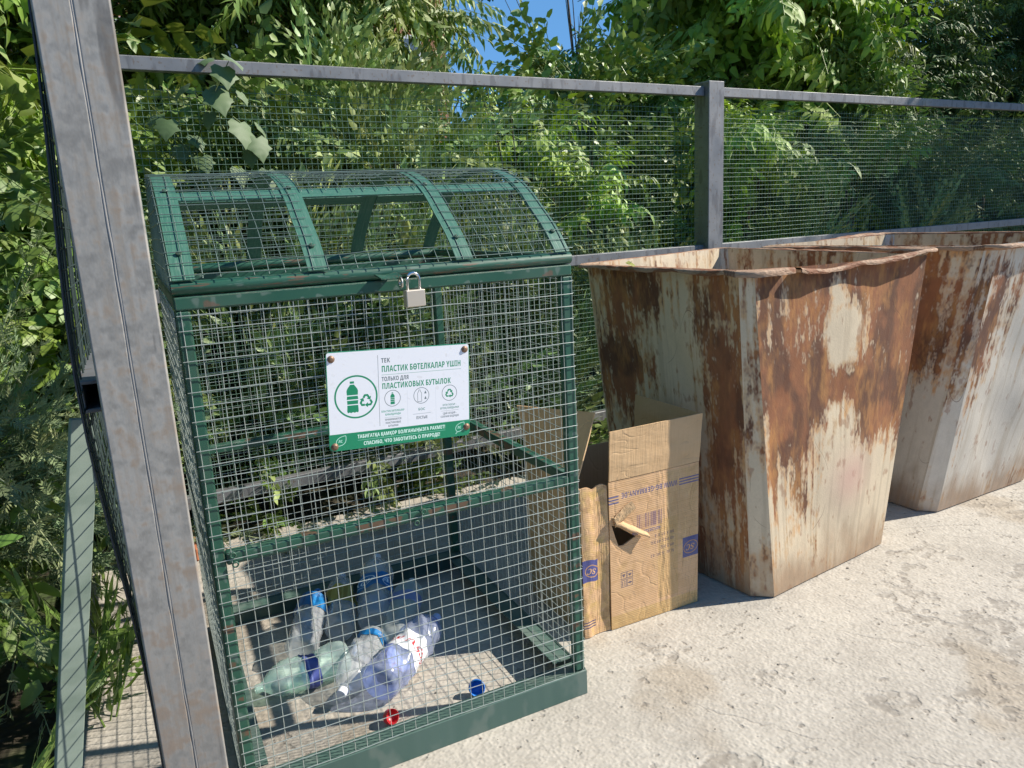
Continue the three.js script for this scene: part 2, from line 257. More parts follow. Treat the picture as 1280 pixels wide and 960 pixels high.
// lid outline: arc length -> (y, z); front foot, straight slope, rounded top, back slope
const lidPts = [[1.285, 0.492], [1.344, 0.436], [1.405, 0.358], [1.45, 0.298], [1.484, 0.234], [1.507, 0.165], [1.52, 0.105], [1.526, 0.03], [1.526, -0.03], [1.52, -0.105], [1.507, -0.165], [1.484, -0.234], [1.45, -0.298], [1.405, -0.358], [1.344, -0.436], [1.285, -0.492]];
const lidCurve = new THREE.CatmullRomCurve3(lidPts.map(([y, z]) => V(0, y, z)), false, 'centripetal');
const lidLen = lidCurve.getLength();
const lidAt = (s, out = 0) => { const t = clamp01(s / lidLen), p = lidCurve.getPointAt(t), d = lidCurve.getTangentAt(t); return [p.y - d.z * out, p.z + d.y * out]; };
{
  const T = 0.03, tubeV = (x, z, y0, y1, n = 'post') => part(cage, n, box(T, y1 - y0, T, x, (y0 + y1) / 2, z, 0.005), green);
  const barX = (y1, z, n = 'rail') => part(cage, n, box(2 * HW - 2 * T - 0.001, T, T, 0, y1 - T / 2, z, 0.005), green);
  const barZ = (y1, x, n = 'rail') => part(cage, n, box(T, T, 2 * HD - 2 * T - 0.001, x, y1 - T / 2, 0, 0.005), green);
  const px = HW - T / 2, pz = HD - T / 2;
  for (const [sx, sz] of [[-1, 1], [1, 1], [-1, -1], [1, -1]]) tubeV(sx * px, sz * pz, 0.0775, HT - T - 0.0005);
  for (const s of [-1, 1]) {
    part(cage, 'top_rail', box(2 * HW, T, T, 0, HT - T / 2, s * pz, 0.005), green); barZ(HT, s * px, 'top_rail');
    barX(HM, s * pz, 'middle_rail'); barZ(HM, s * px, 'middle_rail');
  }
  // base of folded strip: upright plates and inward flanges
  const plate = (w, d, x, z, ry) => { const q = box(w, 0.0765, 0.006, 0, 0.0383, 0, 0.0015); q.rotateY(ry); q.translate(x, 0, z); part(cage, 'base_plate', q, dustyGreen); };
  plate(2 * HW + 0.004, 0, 0, HD + 0.004, 0); plate(2 * HW + 0.004, 0, 0, -HD - 0.004, 0);
  plate(2 * HD, 0, HW + 0.0, 0, Math.PI / 2); plate(2 * HD, 0, -HW - 0.0, 0, Math.PI / 2);
  const fl = (w, d, x, z) => part(cage, 'base_flange', box(w, 0.005, d, x, 0.0725, z, 0.001), dustyGreen);
  fl(2 * HW - 0.01, 0.055, 0, HD - 0.027); fl(2 * HW - 0.01, 0.045, 0, -HD + 0.024); fl(0.06, 2 * HD - 0.16, HW - 0.034, 0.004); fl(0.06, 2 * HD - 0.16, -HW + 0.034, 0.004);
  // lid frame
  const rod = (pts, r, n) => part(cage, n, new MB().tube(pts, r, 12).geo(), green);
  const yl = HT + 0.016;
  rod([V(-HW, yl, pz + 0.004), V(-0.1, yl - 0.001, pz + 0.004), V(HW, yl, pz + 0.004)], 0.015, 'lid_rod'); rod([V(-HW, yl, -pz - 0.004), V(HW, yl, -pz - 0.004)], 0.015, 'lid_rod');
  rod([V(-px, yl, -pz + 0.012), V(-px, yl, pz - 0.012)], 0.012, 'lid_rod'); rod([V(px, yl, -pz + 0.012), V(px, yl, pz - 0.012)], 0.012, 'lid_rod');
  for (const x of ribX) part(cage, 'lid_rib', sheet((u, v) => { const [y, z] = lidAt(0.006 + v * (lidLen - 0.012)); return V(x + (u - 0.5) * RW, y, z); }, 2, 44, -0.004), lidGreen);
  const sS = 0.29;                                    // arc position of the straps at the bends
  for (const s of [sS, lidLen - sS]) for (let k = 0; k < 3; k++) {
    const a = ribX[k] + RW / 2 + 0.0005, b = ribX[k + 1] - RW / 2 - 0.0005;
    part(cage, 'lid_strap', sheet((u, v) => { const [y, z] = lidAt(s + (v - 0.5) * 0.042, -0.003); return V(a + (b - a) * u, y, z); }, 2, 3, -0.004), lidGreen);
  }
  for (const x of ribX) for (const s of [0.075, 0.31, lidLen - 0.31]) {
    const [y, z] = lidAt(s, 0.004), [y2, z2] = lidAt(s, 0.009);
    part(cage, 'bolt', new MB().tube([V(x, y, z), V(x, y2, z2)], 0.0062, 8).geo(), green); }
  // wire mesh, all of it on the outer side of the frame
  const P = 0.0325, R = 0.00105; let sd = 700;
  const flat = (name, a0, a1, b0, b1, at, mat, skip) => {          // at(a, b, out) -> Vector3
    const m = new MB();
    for (let b = b0; b <= b1 + 1e-6; b += P) { sd++; const p = []; const n = 30; for (let k = 0; k <= n; k++) { const a = a0 + (a1 - a0) * k / n; p.push(at(a, b + wob(a * 9, sd, 0.0018) + wob(a * 2, 77, 0.004), 0.003 + wob(a * 7, sd + 3, 0.0006))); } m.tube(p, R, 5); }
    for (let a = a0 + 0.008; a <= a1; a += P) { sd++; const p = []; const n = 30; for (let k = 0; k <= n; k++) { const b = b0 + (b1 - b0) * k / n; p.push(at(a + wob(b * 8, sd, 0.0018) + wob(b * 2.2, 78, 0.003), b, 0.0008 + wob(b * 7, sd + 3, 0.0005))); } m.tube(p, R, 5); }
    return part(cage, name, m.geo(), mat, null, 'stuff');
  };
  const bulge = (a, b) => Math.max(0, wob(a * 2.2 + 3, 41, 0.005)) * Math.sin(Math.PI * clamp01(b / HT));
  flat('wire_mesh', -HW + 0.002, HW - 0.002, 0.078, HT - 0.03, (a, b, o) => V(a, b, HD + o + bulge(a, b)), wireMat);
  flat('wire_mesh', -HW + 0.002, HW - 0.002, 0.078, HT - 0.03, (a, b, o) => V(a, b, -HD - o), wireMat);
  flat('wire_mesh', -HD + 0.002, HD - 0.002, 0.078, HT - 0.03, (a, b, o) => V(HW + o, b, a), wireMat);
  flat('wire_mesh', -HD + 0.002, HD - 0.002, 0.078, HT - 0.03, (a, b, o) => V(-HW - o, b, a), wireMat);
  // lid mesh, with the drop-in opening left free in the middle bay of the front slope
  const m = new MB(), gA = ribX[1] + 0.01, gB = ribX[2] - 0.01, s1 = 0.045, s2 = sS - 0.005;
  const at = (x, s, o) => { const lift = 0.005 + Math.max(0, wob(x * 5 + s * 2, 55, 0.007)); const [y, z] = lidAt(s, lift + o); return V(x, y, z); };
  for (let s = 0.012; s < lidLen; s += P) {
    sd++; const segs = s > s1 && s < s2 ? [[-HW - 0.004, gA], [gB, HW + 0.004]] : [[-HW - 0.004, HW + 0.004]];
    for (const [a, b] of segs) { const p = []; const n = Math.ceil((b - a) / 0.025); for (let k = 0; k <= n; k++) { const x = a + (b - a) * k / n; p.push(at(x, s + wob(x * 8, sd, 0.002), 0.0025)); } m.tube(p, R, 5); }
  }
  for (let x = -HW; x <= HW + 0.004; x += P) { sd++; const mid = x > gA && x < gB; const p = [], a = mid ? s2 : 0.004, n = 60; for (let k = 0; k <= n; k++) { const s = a + (lidLen - 0.008 - a) * k / n; p.push(at(x + wob(s * 7, sd, 0.004), s, 0.0004)); } m.tube(p, R, 5); if (mid) m.tube([at(x, 0.002, 0), at(x, 0.025, 0), at(x, s1, 0)], R, 5); }
  part(cage, 'lid_mesh', m.geo(), wireGreen, null, 'stuff');
  const gm = new MB();
  for (const sx of [-1, 1]) {
    for (let y = HT + 0.02; y < 1.51; y += P) { let zz = 0; for (let s = 0; s < lidLen / 2; s += 0.005) { const [yy, z] = lidAt(s); if (yy <= y) zz = z; } const p = []; for (let k = 0; k <= 10; k++) p.push(V(sx * (HW + 0.003), y, -zz + 2 * zz * k / 10)); gm.tube(p, R, 5); }
    for (let z = -HD + 0.02; z < HD; z += P) { let yt = HT; for (let s = 0; s < lidLen; s += 0.005) { const [yy, q] = lidAt(s); if (q >= z) yt = yy; } gm.tube([V(sx * (HW + 0.001), HT + 0.01, z), V(sx * (HW + 0.001), yt, z)], R, 5); }
  }
  part(cage, 'lid_mesh', gm.geo(), wireGreen, null, 'stuff');
  // ties that hold the mesh to the frame
  for (const [x, y] of [[-HW + 0.045, HM - 0.005], [-HW + 0.048, HM - 0.028], [0.0, HM - 0.03], [0.02, HM - 0.004]]) part(cage, 'mesh_tie', new THREE.TorusGeometry(0.006, 0.002, 6, 12).translate(x, y, HD + 0.006), green);
  // hasp
  const hx = 0.565 - CX - 0.03, hasp = part(cage, 'hasp', sheet((u, v) => V(hx - 0.045 + u * 0.05, HT + 0.012 + 0.004 * u - v * 0.008 - 0.004 * Math.sin(3 * u), HD - 0.004 + v * 0.055), 6, 6, 0.003), green);
  part(hasp, 'staple', new THREE.TorusGeometry(0.011, 0.0028, 8, 20).rotateY(Math.PI / 2).translate(hx + 0.008, HT - 0.008, HD + 0.026), zinc);
}
// sign screwed to the cage front
{
  const W = 0.352, H = 0.232, cw = 1536, ch = 1012;
  const cv = document.createElement('canvas'); cv.width = cw; cv.height = ch; const c = cv.getContext('2d');
  const G = '#0c8a62', K = '#5d6b72';
  c.fillStyle = '#eef0f7'; c.fillRect(0, 0, cw, ch);
  c.fillStyle = G; c.fillRect(0, 0, cw, 7); c.fillRect(0, 0, 7, ch); c.fillRect(cw - 7, 0, 7, ch);
  c.fillStyle = G; c.fillRect(0, 838, cw, ch - 838);
  const bottle = (x, y, s, fill, line) => {
    c.save(); c.translate(x, y); c.scale(s, s); c.beginPath(); c.moveTo(-22, -165); c.lineTo(22, -165); c.lineTo(22, -130); c.bezierCurveTo(30, -112, 58, -92, 60, -60); c.lineTo(56, -10); c.lineTo(60, 20); c.lineTo(56, 60); c.lineTo(60, 150); c.lineTo(52, 165); c.lineTo(36, 158); c.lineTo(20, 166); c.lineTo(0, 158); c.lineTo(-20, 166); c.lineTo(-36, 158); c.lineTo(-52, 165); c.lineTo(-60, 150); c.lineTo(-56, 60); c.lineTo(-60, 20); c.lineTo(-56, -10); c.lineTo(-60, -60); c.bezierCurveTo(-58, -92, -30, -112, -22, -130); c.closePath();
    if (fill) { c.fillStyle = fill; c.fill(); c.fillStyle = '#eef0f7'; for (const q of [-142, -22, 24, 74]) c.fillRect(-62, q, 124, 11); }
    if (line) { c.strokeStyle = line; c.lineWidth = 12; c.stroke(); }
    c.restore();
  };
  const recyc = (x, y, s, col) => {
    c.save(); c.translate(x, y); c.fillStyle = col;
    for (let k = 0; k < 3; k++) { c.save(); c.rotate(k * Math.PI * 2 / 3); c.scale(s, s); c.beginPath(); c.moveTo(-42, -44); c.lineTo(-22, -78); c.lineTo(22, -78); c.lineTo(42, -46); c.lineTo(58, -55); c.lineTo(50, -8); c.lineTo(6, -26); c.lineTo(22, -35); c.lineTo(7, -56); c.lineTo(-7, -56); c.lineTo(-20, -31); c.closePath(); c.fill(); c.restore(); }
    c.restore();
  };
  const ring = (x, y, r, w, col) => { c.strokeStyle = col; c.lineWidth = w; c.beginPath(); c.arc(x, y, r, 0, 7); c.stroke(); };
  const SUB = { 'Ө': 'О', 'Ү': 'Y', 'І': 'I', 'Қ': 'К', 'Ғ': 'Г', 'Ң': 'Н' };
  const txt = (s0, x, y, px, col, w, al = 'left') => {
    const s = [...s0].map((q) => SUB[q] ?? q).join(''); txt0(s, x, y, px, col, w, al);
    if (s === s0.replace(/[ҮІ]/g, (q) => SUB[q])) return;
    c.save(); c.translate(x, y); c.font = 'bold ' + px + 'px sans-serif'; const m = c.measureText(s).width; c.scale(w ? w / m : 1, 1); if (al === 'center') c.translate(-m / 2, 0); c.fillStyle = col;
    let a = 0; [...s0].forEach((q, i) => { const b = c.measureText(s.slice(0, i + 1)).width, d = b - a; if (q === 'Ө') c.fillRect(a + d * 0.2, -px * 0.41, d * 0.6, px * 0.11); if (q === 'Ғ') c.fillRect(a - d * 0.08, -px * 0.41, d * 0.62, px * 0.1); if (q === 'Қ' || q === 'Ң') c.fillRect(b - d * 0.24, -px * 0.1, d * 0.22, px * 0.28); a = b; });
    c.restore();
  };
  const txt0 = (s, x, y, px, col, w, al = 'left') => { c.font = 'bold ' + px + 'px sans-serif'; c.fillStyle = col; c.textAlign = al; c.save(); c.translate(x, y); const m = c.measureText(s).width; c.scale(w ? w / m : 1, 1); c.fillText(s, 0, 0); c.restore(); };
  ring(290, 470, 214, 17, G); bottle(252, 470, 0.98, G); recyc(392, 520, 0.88, G);
  c.fillStyle = '#8a949b'; c.fillRect(524, 60, 5, 740);
  txt('ТЕК', 560, 142, 66, K, 95); txt('ПЛАСТИК БӨТЕЛКАЛАР ҮШІН', 560, 238, 88, G, 880);
  c.fillStyle = '#7fae9f'; c.fillRect(560, 266, 880, 4);
  txt('ТОЛЬКО ДЛЯ', 560, 334, 62, K, 292); txt('ПЛАСТИКОВЫХ БУТЫЛОК', 560, 416, 84, G, 760);
  for (const x of [670, 985, 1302]) ring(x, 520, 84, 6, '#6f7c83');
  bottle(670, 522, 0.38, G); bottle(965, 522, 0.38, null, '#6f7c83');
  c.fillStyle = K; for (const y of [490, 550]) { c.beginPath(); c.moveTo(1030, y - 20); c.lineTo(1043, y + 12); c.lineTo(1017, y + 12); c.fill(); }
  recyc(1302, 526, 0.62, G);
  txt('ПЛАСТИК БӨТЕЛКАЛАР', 670, 662, 28, '#4f9f88', 250, 'center'); txt('ҚАБЫЛДАНАДЫ', 670, 696, 28, '#4f9f88', 170, 'center'); c.fillStyle = '#9fb8b2'; c.fillRect(580, 716, 180, 3);
  txt('ПРИНИМАЮТСЯ', 670, 752, 28, K, 178, 'center'); txt('ПЛАСТИКОВЫЕ', 670, 786, 28, K, 166, 'center'); txt('БУТЫЛКИ', 670, 820, 28, K, 110, 'center');
  txt('БОС', 985, 680, 40, '#5f8f86', 78, 'center'); c.fillStyle = '#9aa6ab'; c.fillRect(885, 712, 200, 4); txt('ПУСТЫЕ', 985, 772, 42, K, 128, 'center');
  txt('БҮГІН ТАПСЫР –', 1302, 660, 28, '#5f8f86', 160, 'center'); txt('ЕРТЕҢ ПАЙДАЛАН', 1302, 694, 28, '#5f8f86', 218, 'center'); c.fillStyle = '#9aa6ab'; c.fillRect(1200, 712, 204, 3);
  txt('СДАЙ СЕГОДНЯ –', 1302, 752, 28, K, 160, 'center'); txt('СОХРАНИ БУДУЩЕЕ', 1302, 786, 28, K, 212, 'center');
  for (const x of [828, 1144]) { c.fillStyle = '#d4dae2'; c.fillRect(x, 450, 3, 370); }
  txt('ТАБИҒАТҚА ҚАМҚОР БОЛҒАНЫҢЫЗҒА РАХМЕТ!', 768, 905, 54, '#e9fff6', 960, 'center');
  c.fillStyle = '#8fd3bb'; c.fillRect(288, 922, 960, 4);
  txt('СПАСИБО, ЧТО ЗАБОТИТЕСЬ О ПРИРОДЕ!', 768, 982, 54, '#e9fff6', 840, 'center');
  for (const x of [120, 1420]) { c.save(); c.translate(x, 918); c.strokeStyle = '#c9f2e3'; c.lineWidth = 6; c.beginPath(); c.moveTo(48, -58); c.bezierCurveTo(-50, -52, -72, 10, -32, 44); c.bezierCurveTo(50, 40, 54, -10, 48, -58); c.moveTo(-32, 44); c.lineTo(-52, 66); c.stroke(); txt('ЛС', -8, 10, 40, '#c9f2e3', 44, 'center'); c.restore(); }
  { const r = rngOf(808); for (let k = 0; k < 240; k++) { c.fillStyle = 'rgba(120,105,85,' + (0.02 + 0.07 * r() * r()) + ')'; c.beginPath(); c.ellipse(r() * cw, r() * ch, 2 + r() * r() * 40, 2 + r() * r() * 26, r() * 3, 0, 7); c.fill(); } for (let k = 0; k < 16; k++) { c.strokeStyle = 'rgba(130,125,120,0.16)'; c.lineWidth = 1.5; c.beginPath(); const x = r() * cw, y = r() * ch; c.moveTo(x, y); c.lineTo(x + (r() - 0.5) * 160, y + (r() - 0.5) * 90); c.stroke(); } }
  const tex = new THREE.CanvasTexture(cv); tex.colorSpace = THREE.SRGBColorSpace; tex.anisotropy = 8;
  const s = new THREE.Shape(), r = 0.012, w = W / 2, h = H / 2;
  s.moveTo(-w + r, -h); s.lineTo(w - r, -h); s.quadraticCurveTo(w, -h, w, -h + r); s.lineTo(w, h - r); s.quadraticCurveTo(w, h, w - r, h); s.lineTo(-w + r, h); s.quadraticCurveTo(-w, h, -w, h - r); s.lineTo(-w, -h + r); s.quadraticCurveTo(-w, -h, -w + r, -h);
  const sg = new THREE.ExtrudeGeometry(s, { depth: 0.003, bevelEnabled: false, curveSegments: 6 });
  const sign = part(cage, 'sign', sg, std({ color: lin(0.05, 0.36, 0.25), roughness: 0.4 }), 'white and green sign saying only plastic bottles are accepted');
  sign.position.set(0.526 - CX, 0.982, HD + 0.0105); sign.rotation.z = -3.3 * D2R;
  const fg = new THREE.ShapeGeometry(s, 6), p = fg.attributes.position, uv = fg.attributes.uv; for (let i = 0; i < p.count; i++) uv.setXY(i, p.getX(i) / W + 0.5, p.getY(i) / H + 0.5);
  fg.translate(0, 0, 0.0036);
  part(sign, 'print', fg, new THREE.MeshPhysicalMaterial({ map: tex, roughness: 0.4, clearcoat: 0.3, clearcoatRoughness: 0.25 }));
  const rusty = std({ color: lin(0.24, 0.15, 0.10), roughness: 0.55, metalness: 0.5 });
  for (const [x, y] of [[-w + 0.012, h - 0.016], [w - 0.012, h - 0.014], [w - 0.009, -h + 0.022], [-w + 0.012, -h + 0.011]]) {
    const sc = part(sign, 'screw', new THREE.LatheGeometry([[0, 0.0042], [0.0035, 0.0041], [0.005, 0.0035], [0.006, 0.0015], [0.0085, 0.001], [0.0085, 0]].map(([a, b]) => new THREE.Vector2(a, b)), 14).rotateX(Math.PI / 2).translate(x, y, 0.0037), rusty);
    void sc;
  }
}
// padlock
{
  const L = thing('padlock', 'brass padlock with steel shackle hanging from the cage lid hasp', 'padlock', [0.573, 1.192, -1.66], 0.1);
  const b = box(0.049, 0.04, 0.02, 0, 0.02, 0, 0.003);
  part(L, 'body', b, std({ color: lin(0.62, 0.55, 0.46), roughness: 0.38, metalness: 0.55 }));
  const pts = []; for (let k = 0; k <= 16; k++) { const a = Math.PI * k / 16; pts.push(V(Math.cos(a) * 0.0155, 0.062 + Math.sin(a) * 0.016, 0)); } pts.unshift(V(0.0155, 0.036, 0)); pts.push(V(-0.0155, 0.036, 0));
  part(L, 'shackle', new MB().tube(pts, 0.0037, 8).geo(), chrome);
}

// ───────────── steel waste bins ─────────────
const RUST = [0.235, 0.088, 0.036], RUST2 = [0.11, 0.041, 0.02], ORNG = [0.54, 0.26, 0.075], BROWN = [0.27, 0.165, 0.095];
function blob(u, v, list) { let s = 0; for (const [x, y, rx, ry, a] of list) { const d = ((u - x) / rx) ** 2 + ((v - y) / ry) ** 2; if (d < 4) s += a * Math.exp(-d * 1.2); } return s; }
function binTex(seed, paint, list, extra) {
  return surfTex(640, 768, (u, v) => {
    const wx = u + (fbm(u * 5, v * 5, 3, seed) - 0.5) * 0.16, wy = v + (fbm(u * 5, v * 5, 3, seed + 7) - 0.5) * 0.16;
    const bias = blob(wx, wy, list), n = fbm(u * 9, v * 6, 5, seed + 3), f = fbm(u * 45, v * 38, 3, seed + 5), st = fbm(u * 48, v * 3.2, 3, seed + 9), g = vn(u * 260, v * 300, seed);
    const q = bias + (n - 0.5) * 1.05 + (st - 0.5) * 0.75 + (f - 0.5) * 0.5;
    const fs = fbm(u * 95, v * 38, 3, seed + 51), m = sst(0.26, 0.62, q + (fs - 0.5) * 0.55 + (vn(u * 150, v * 130, seed + 53) - 0.5) * 0.22), halo = sst(0.02, 0.42, q) * (1 - m);
    let c = paint.map((x) => x * (0.86 + 0.2 * n + 0.14 * (f - 0.5) + 0.08 * g));
    c = mixc(c, [0.36, 0.29, 0.20], sst(0.5, 0.7, st) * 0.35);
    c = mixc(c, mixc(ORNG, [0.46, 0.30, 0.15], sst(0.4, 0.65, n)), halo * (0.25 + 0.75 * f) * sst(0.3, 0.62, fbm(u * 60, v * 14, 3, seed + 41) * 0.5 + f * 0.3 + halo * 0.3)); const fleck = sst(0.66, 0.80, fbm(u * 34, v * 22, 4, seed + 43) + bias * 0.08); c = mixc(c, RUST, fleck * 0.5);
    const rc = mixc(mixc(RUST, RUST2, sst(0.42, 0.62, fbm(u * 9, v * 7, 5, seed + 21))), ORNG, sst(0.42, 0.78, fbm(u * 18, v * 10, 5, seed + 23) * 0.65 + fs * 0.35) * 0.5);
    c = mixc(c, rc.map((x) => x * (0.8 + 0.4 * f)), m * 0.96);
    let dirt = sst(0.16, 0.0, v + (n - 0.5) * 0.22); c = mixc(c, BROWN.map((x) => x * (0.8 + 0.5 * f)), dirt * 0.75);   // splashed mud and rust at the foot
    const scr = sst(0.985, 1, 1 - Math.abs(fbm(u * 3.2 + v * 0.8, v * 2.3, 2, seed + 31) - 0.5) * 9) * sst(0.45, 0.6, fbm(u * 7, v * 7, 2, seed + 33)); c = mixc(c, [0.10, 0.05, 0.03], scr * 0.8);
    if (extra) c = extra(u, v, c, n, f);
    return { c, b: 0.6 - m * 0.25 + (f - 0.5) * 0.4 * (0.3 + m) + (g - 0.5) * 0.18 - scr * 0.3, r: 0.42 + m * 0.45 + (f - 0.5) * 0.2 };
  });
}
const cream = [0.62, 0.515, 0.365], chalk = [0.57, 0.525, 0.45];
const rustPlain = (() => { const t = surfTex(512, 512, (u, v) => { const n = fbm(u * 7, v * 7, 5, 301), f = fbm(u * 40, v * 40, 3, 303); let c = mixc([0.30, 0.17, 0.10], [0.44, 0.30, 0.20], n); c = mixc(c, RUST, sst(0.5, 0.62, fbm(u * 11, v * 11, 4, 305)) * 0.85); return { c: c.map((x) => x * (0.75 + 0.5 * f)), b: f, r: 0.75 }; }); return std({ ...t, bumpScale: 0.003, roughness: 1 }); })();
const mk = (t) => std({ ...t, bumpScale: 0.0014, roughness: 1, metalness: 0.0 });
function makeBin(name, label, pos, turn, mats, C) {
  const g = thing(name, label, 'waste bin', pos, turn, 'steel waste bins');
  // C: base and top corners [x, y, z] in order front-left, front-right, back-right, back-left; ch: chamfer size
  const B = C.base.map((p) => V(...p)), T = C.top.map((p) => V(...p));
  const cut = (A, i, ch) => { const p = A[i], n = A[(i + 1) % 4], q = A[(i + 3) % 4]; return [p.clone().addScaledVector(q.clone().sub(p).normalize(), ch), p.clone().addScaledVector(n.clone().sub(p).normalize(), ch)]; };
  const bc = B.map((_, i) => cut(B, i, 0.058)), tc = T.map((_, i) => cut(T, i, 0.034));
  const rimW = (t) => wob(t * 4.1, C.seed, 0.010) + wob(t * 15, C.seed + 1, 0.006) + wob(t * 41, C.seed + 2, 0.003);
  const wall = (b0, b1, t0, t1, mat, n, sd, amp, nu, uk = 1) => part(g, n, sheet((u, v) => {
    const p = b0.clone().lerp(b1, u).lerp(t0.clone().lerp(t1, u), v), d = b1.clone().sub(b0).cross(t0.clone().sub(b0)).normalize();
    const e = Math.sin(Math.PI * u) * Math.pow(Math.sin(Math.PI * clamp01(v * 0.94 + 0.06)), 0.8);
    p.addScaledVector(d, e * (wob(u * 2.2 + v, sd, amp) + wob(u * 5 + v * 4.2 + sd, sd + 2, amp * 0.55) + wob(v * 7 + u * 2 + sd, sd + 5, amp * 0.3)));
    return p; }, nu, 40, 0.004, (u, v) => [u * uk + (uk < 1 ? 0.45 : 0), v]), mat);
  const names = ['front_panel', 'side_panel', 'back_panel', 'side_panel'];
  for (let i = 0; i < 4; i++) {
    const j = (i + 1) % 4;
    wall(bc[i][1], bc[j][0], tc[i][1], tc[j][0], mats[i], names[i], C.seed + i * 7, C.dent, 36);
    wall(bc[i][0], bc[i][1], tc[i][0], tc[i][1], mats[4], 'corner_panel', C.seed + 40 + i, 0.002, 3, 0.08);
  }
  const fl = new MB(), a = bc.flat(); const c0 = fl.v(0, 0.012, 0, 0.5, 0.5); const ids = a.map((p) => fl.v(p.x * 0.985, 0.012, p.z * 0.985, p.x, p.z)); for (let k = 0; k < 8; k++) fl.tri(c0, ids[(k + 1) % 8], ids[k]);
  part(g, 'bottom', fl.geo(), rustPlain);
  // rolled rim: flange outwards and a lip turned down, bent and torn in places
  const ring = tc.flat(), per = []; let L = 0;
  for (let k = 0; k < 8; k++) { const p = ring[k], q = ring[(k + 1) % 8], len = p.distanceTo(q), n = Math.max(2, Math.round(len / 0.03)); for (let s = 0; s < n; s++) per.push([p.clone().lerp(q, s / n), (L + len * s / n), k]); L += len; }
  const N = per.length, rm = new MB(), cen = V(); T.forEach((t) => cen.addScaledVector(t, 0.25));
  const prof = [[-0.004, -0.012], [-0.004, 0.0], [0.006, 0.004], [0.028, 0.003], [0.034, -0.001], [0.035, -0.013], [0.032, -0.013], [0.031, -0.003], [0.005, -0.002], [0.001, -0.012]];
  for (let k = 0; k < N; k++) {
    const [p, s] = per[k], q = per[(k + 1) % N][0], o = per[(k + N - 1) % N][0], t = q.clone().sub(o).normalize(), out = V(-t.z, 0, t.x).normalize(); if (out.dot(p.clone().sub(cen)) < 0) out.negate();
    const sag = C.rim ? C.rim(p, s / L) : [0, 0, 0];
    for (const [a, b] of prof) { const w = a > 0.01 ? a * (1 + wob(s * 9, C.seed + 9, 0.25)) : a, y = p.y + b * (a > 0.03 ? 1 + wob(s * 13, C.seed + 3, 0.5) : 1) + (a > 0.01 ? rimW(s) * 0.6 + sag[1] * a / 0.04 : 0) + sag[0]; rm.v(p.x + out.x * (w + sag[2]), y, p.z + out.z * (w + sag[2]), s * 2, b * 8 + a * 8); }
  }
  const M = prof.length;
  for (let k = 0; k < N; k++) { const k2 = (k + 1) % N; if (C.gap && C.gap.some(([a, b]) => per[k][1] / L > a && per[k][1] / L < b)) continue; for (let q = 0; q < M; q++) rm.quad(k * M + q, k2 * M + q, k2 * M + (q + 1) % M, k * M + (q + 1) % M); }
  part(g, 'rim', rm.geo(), rustPlain);
  return g;
}
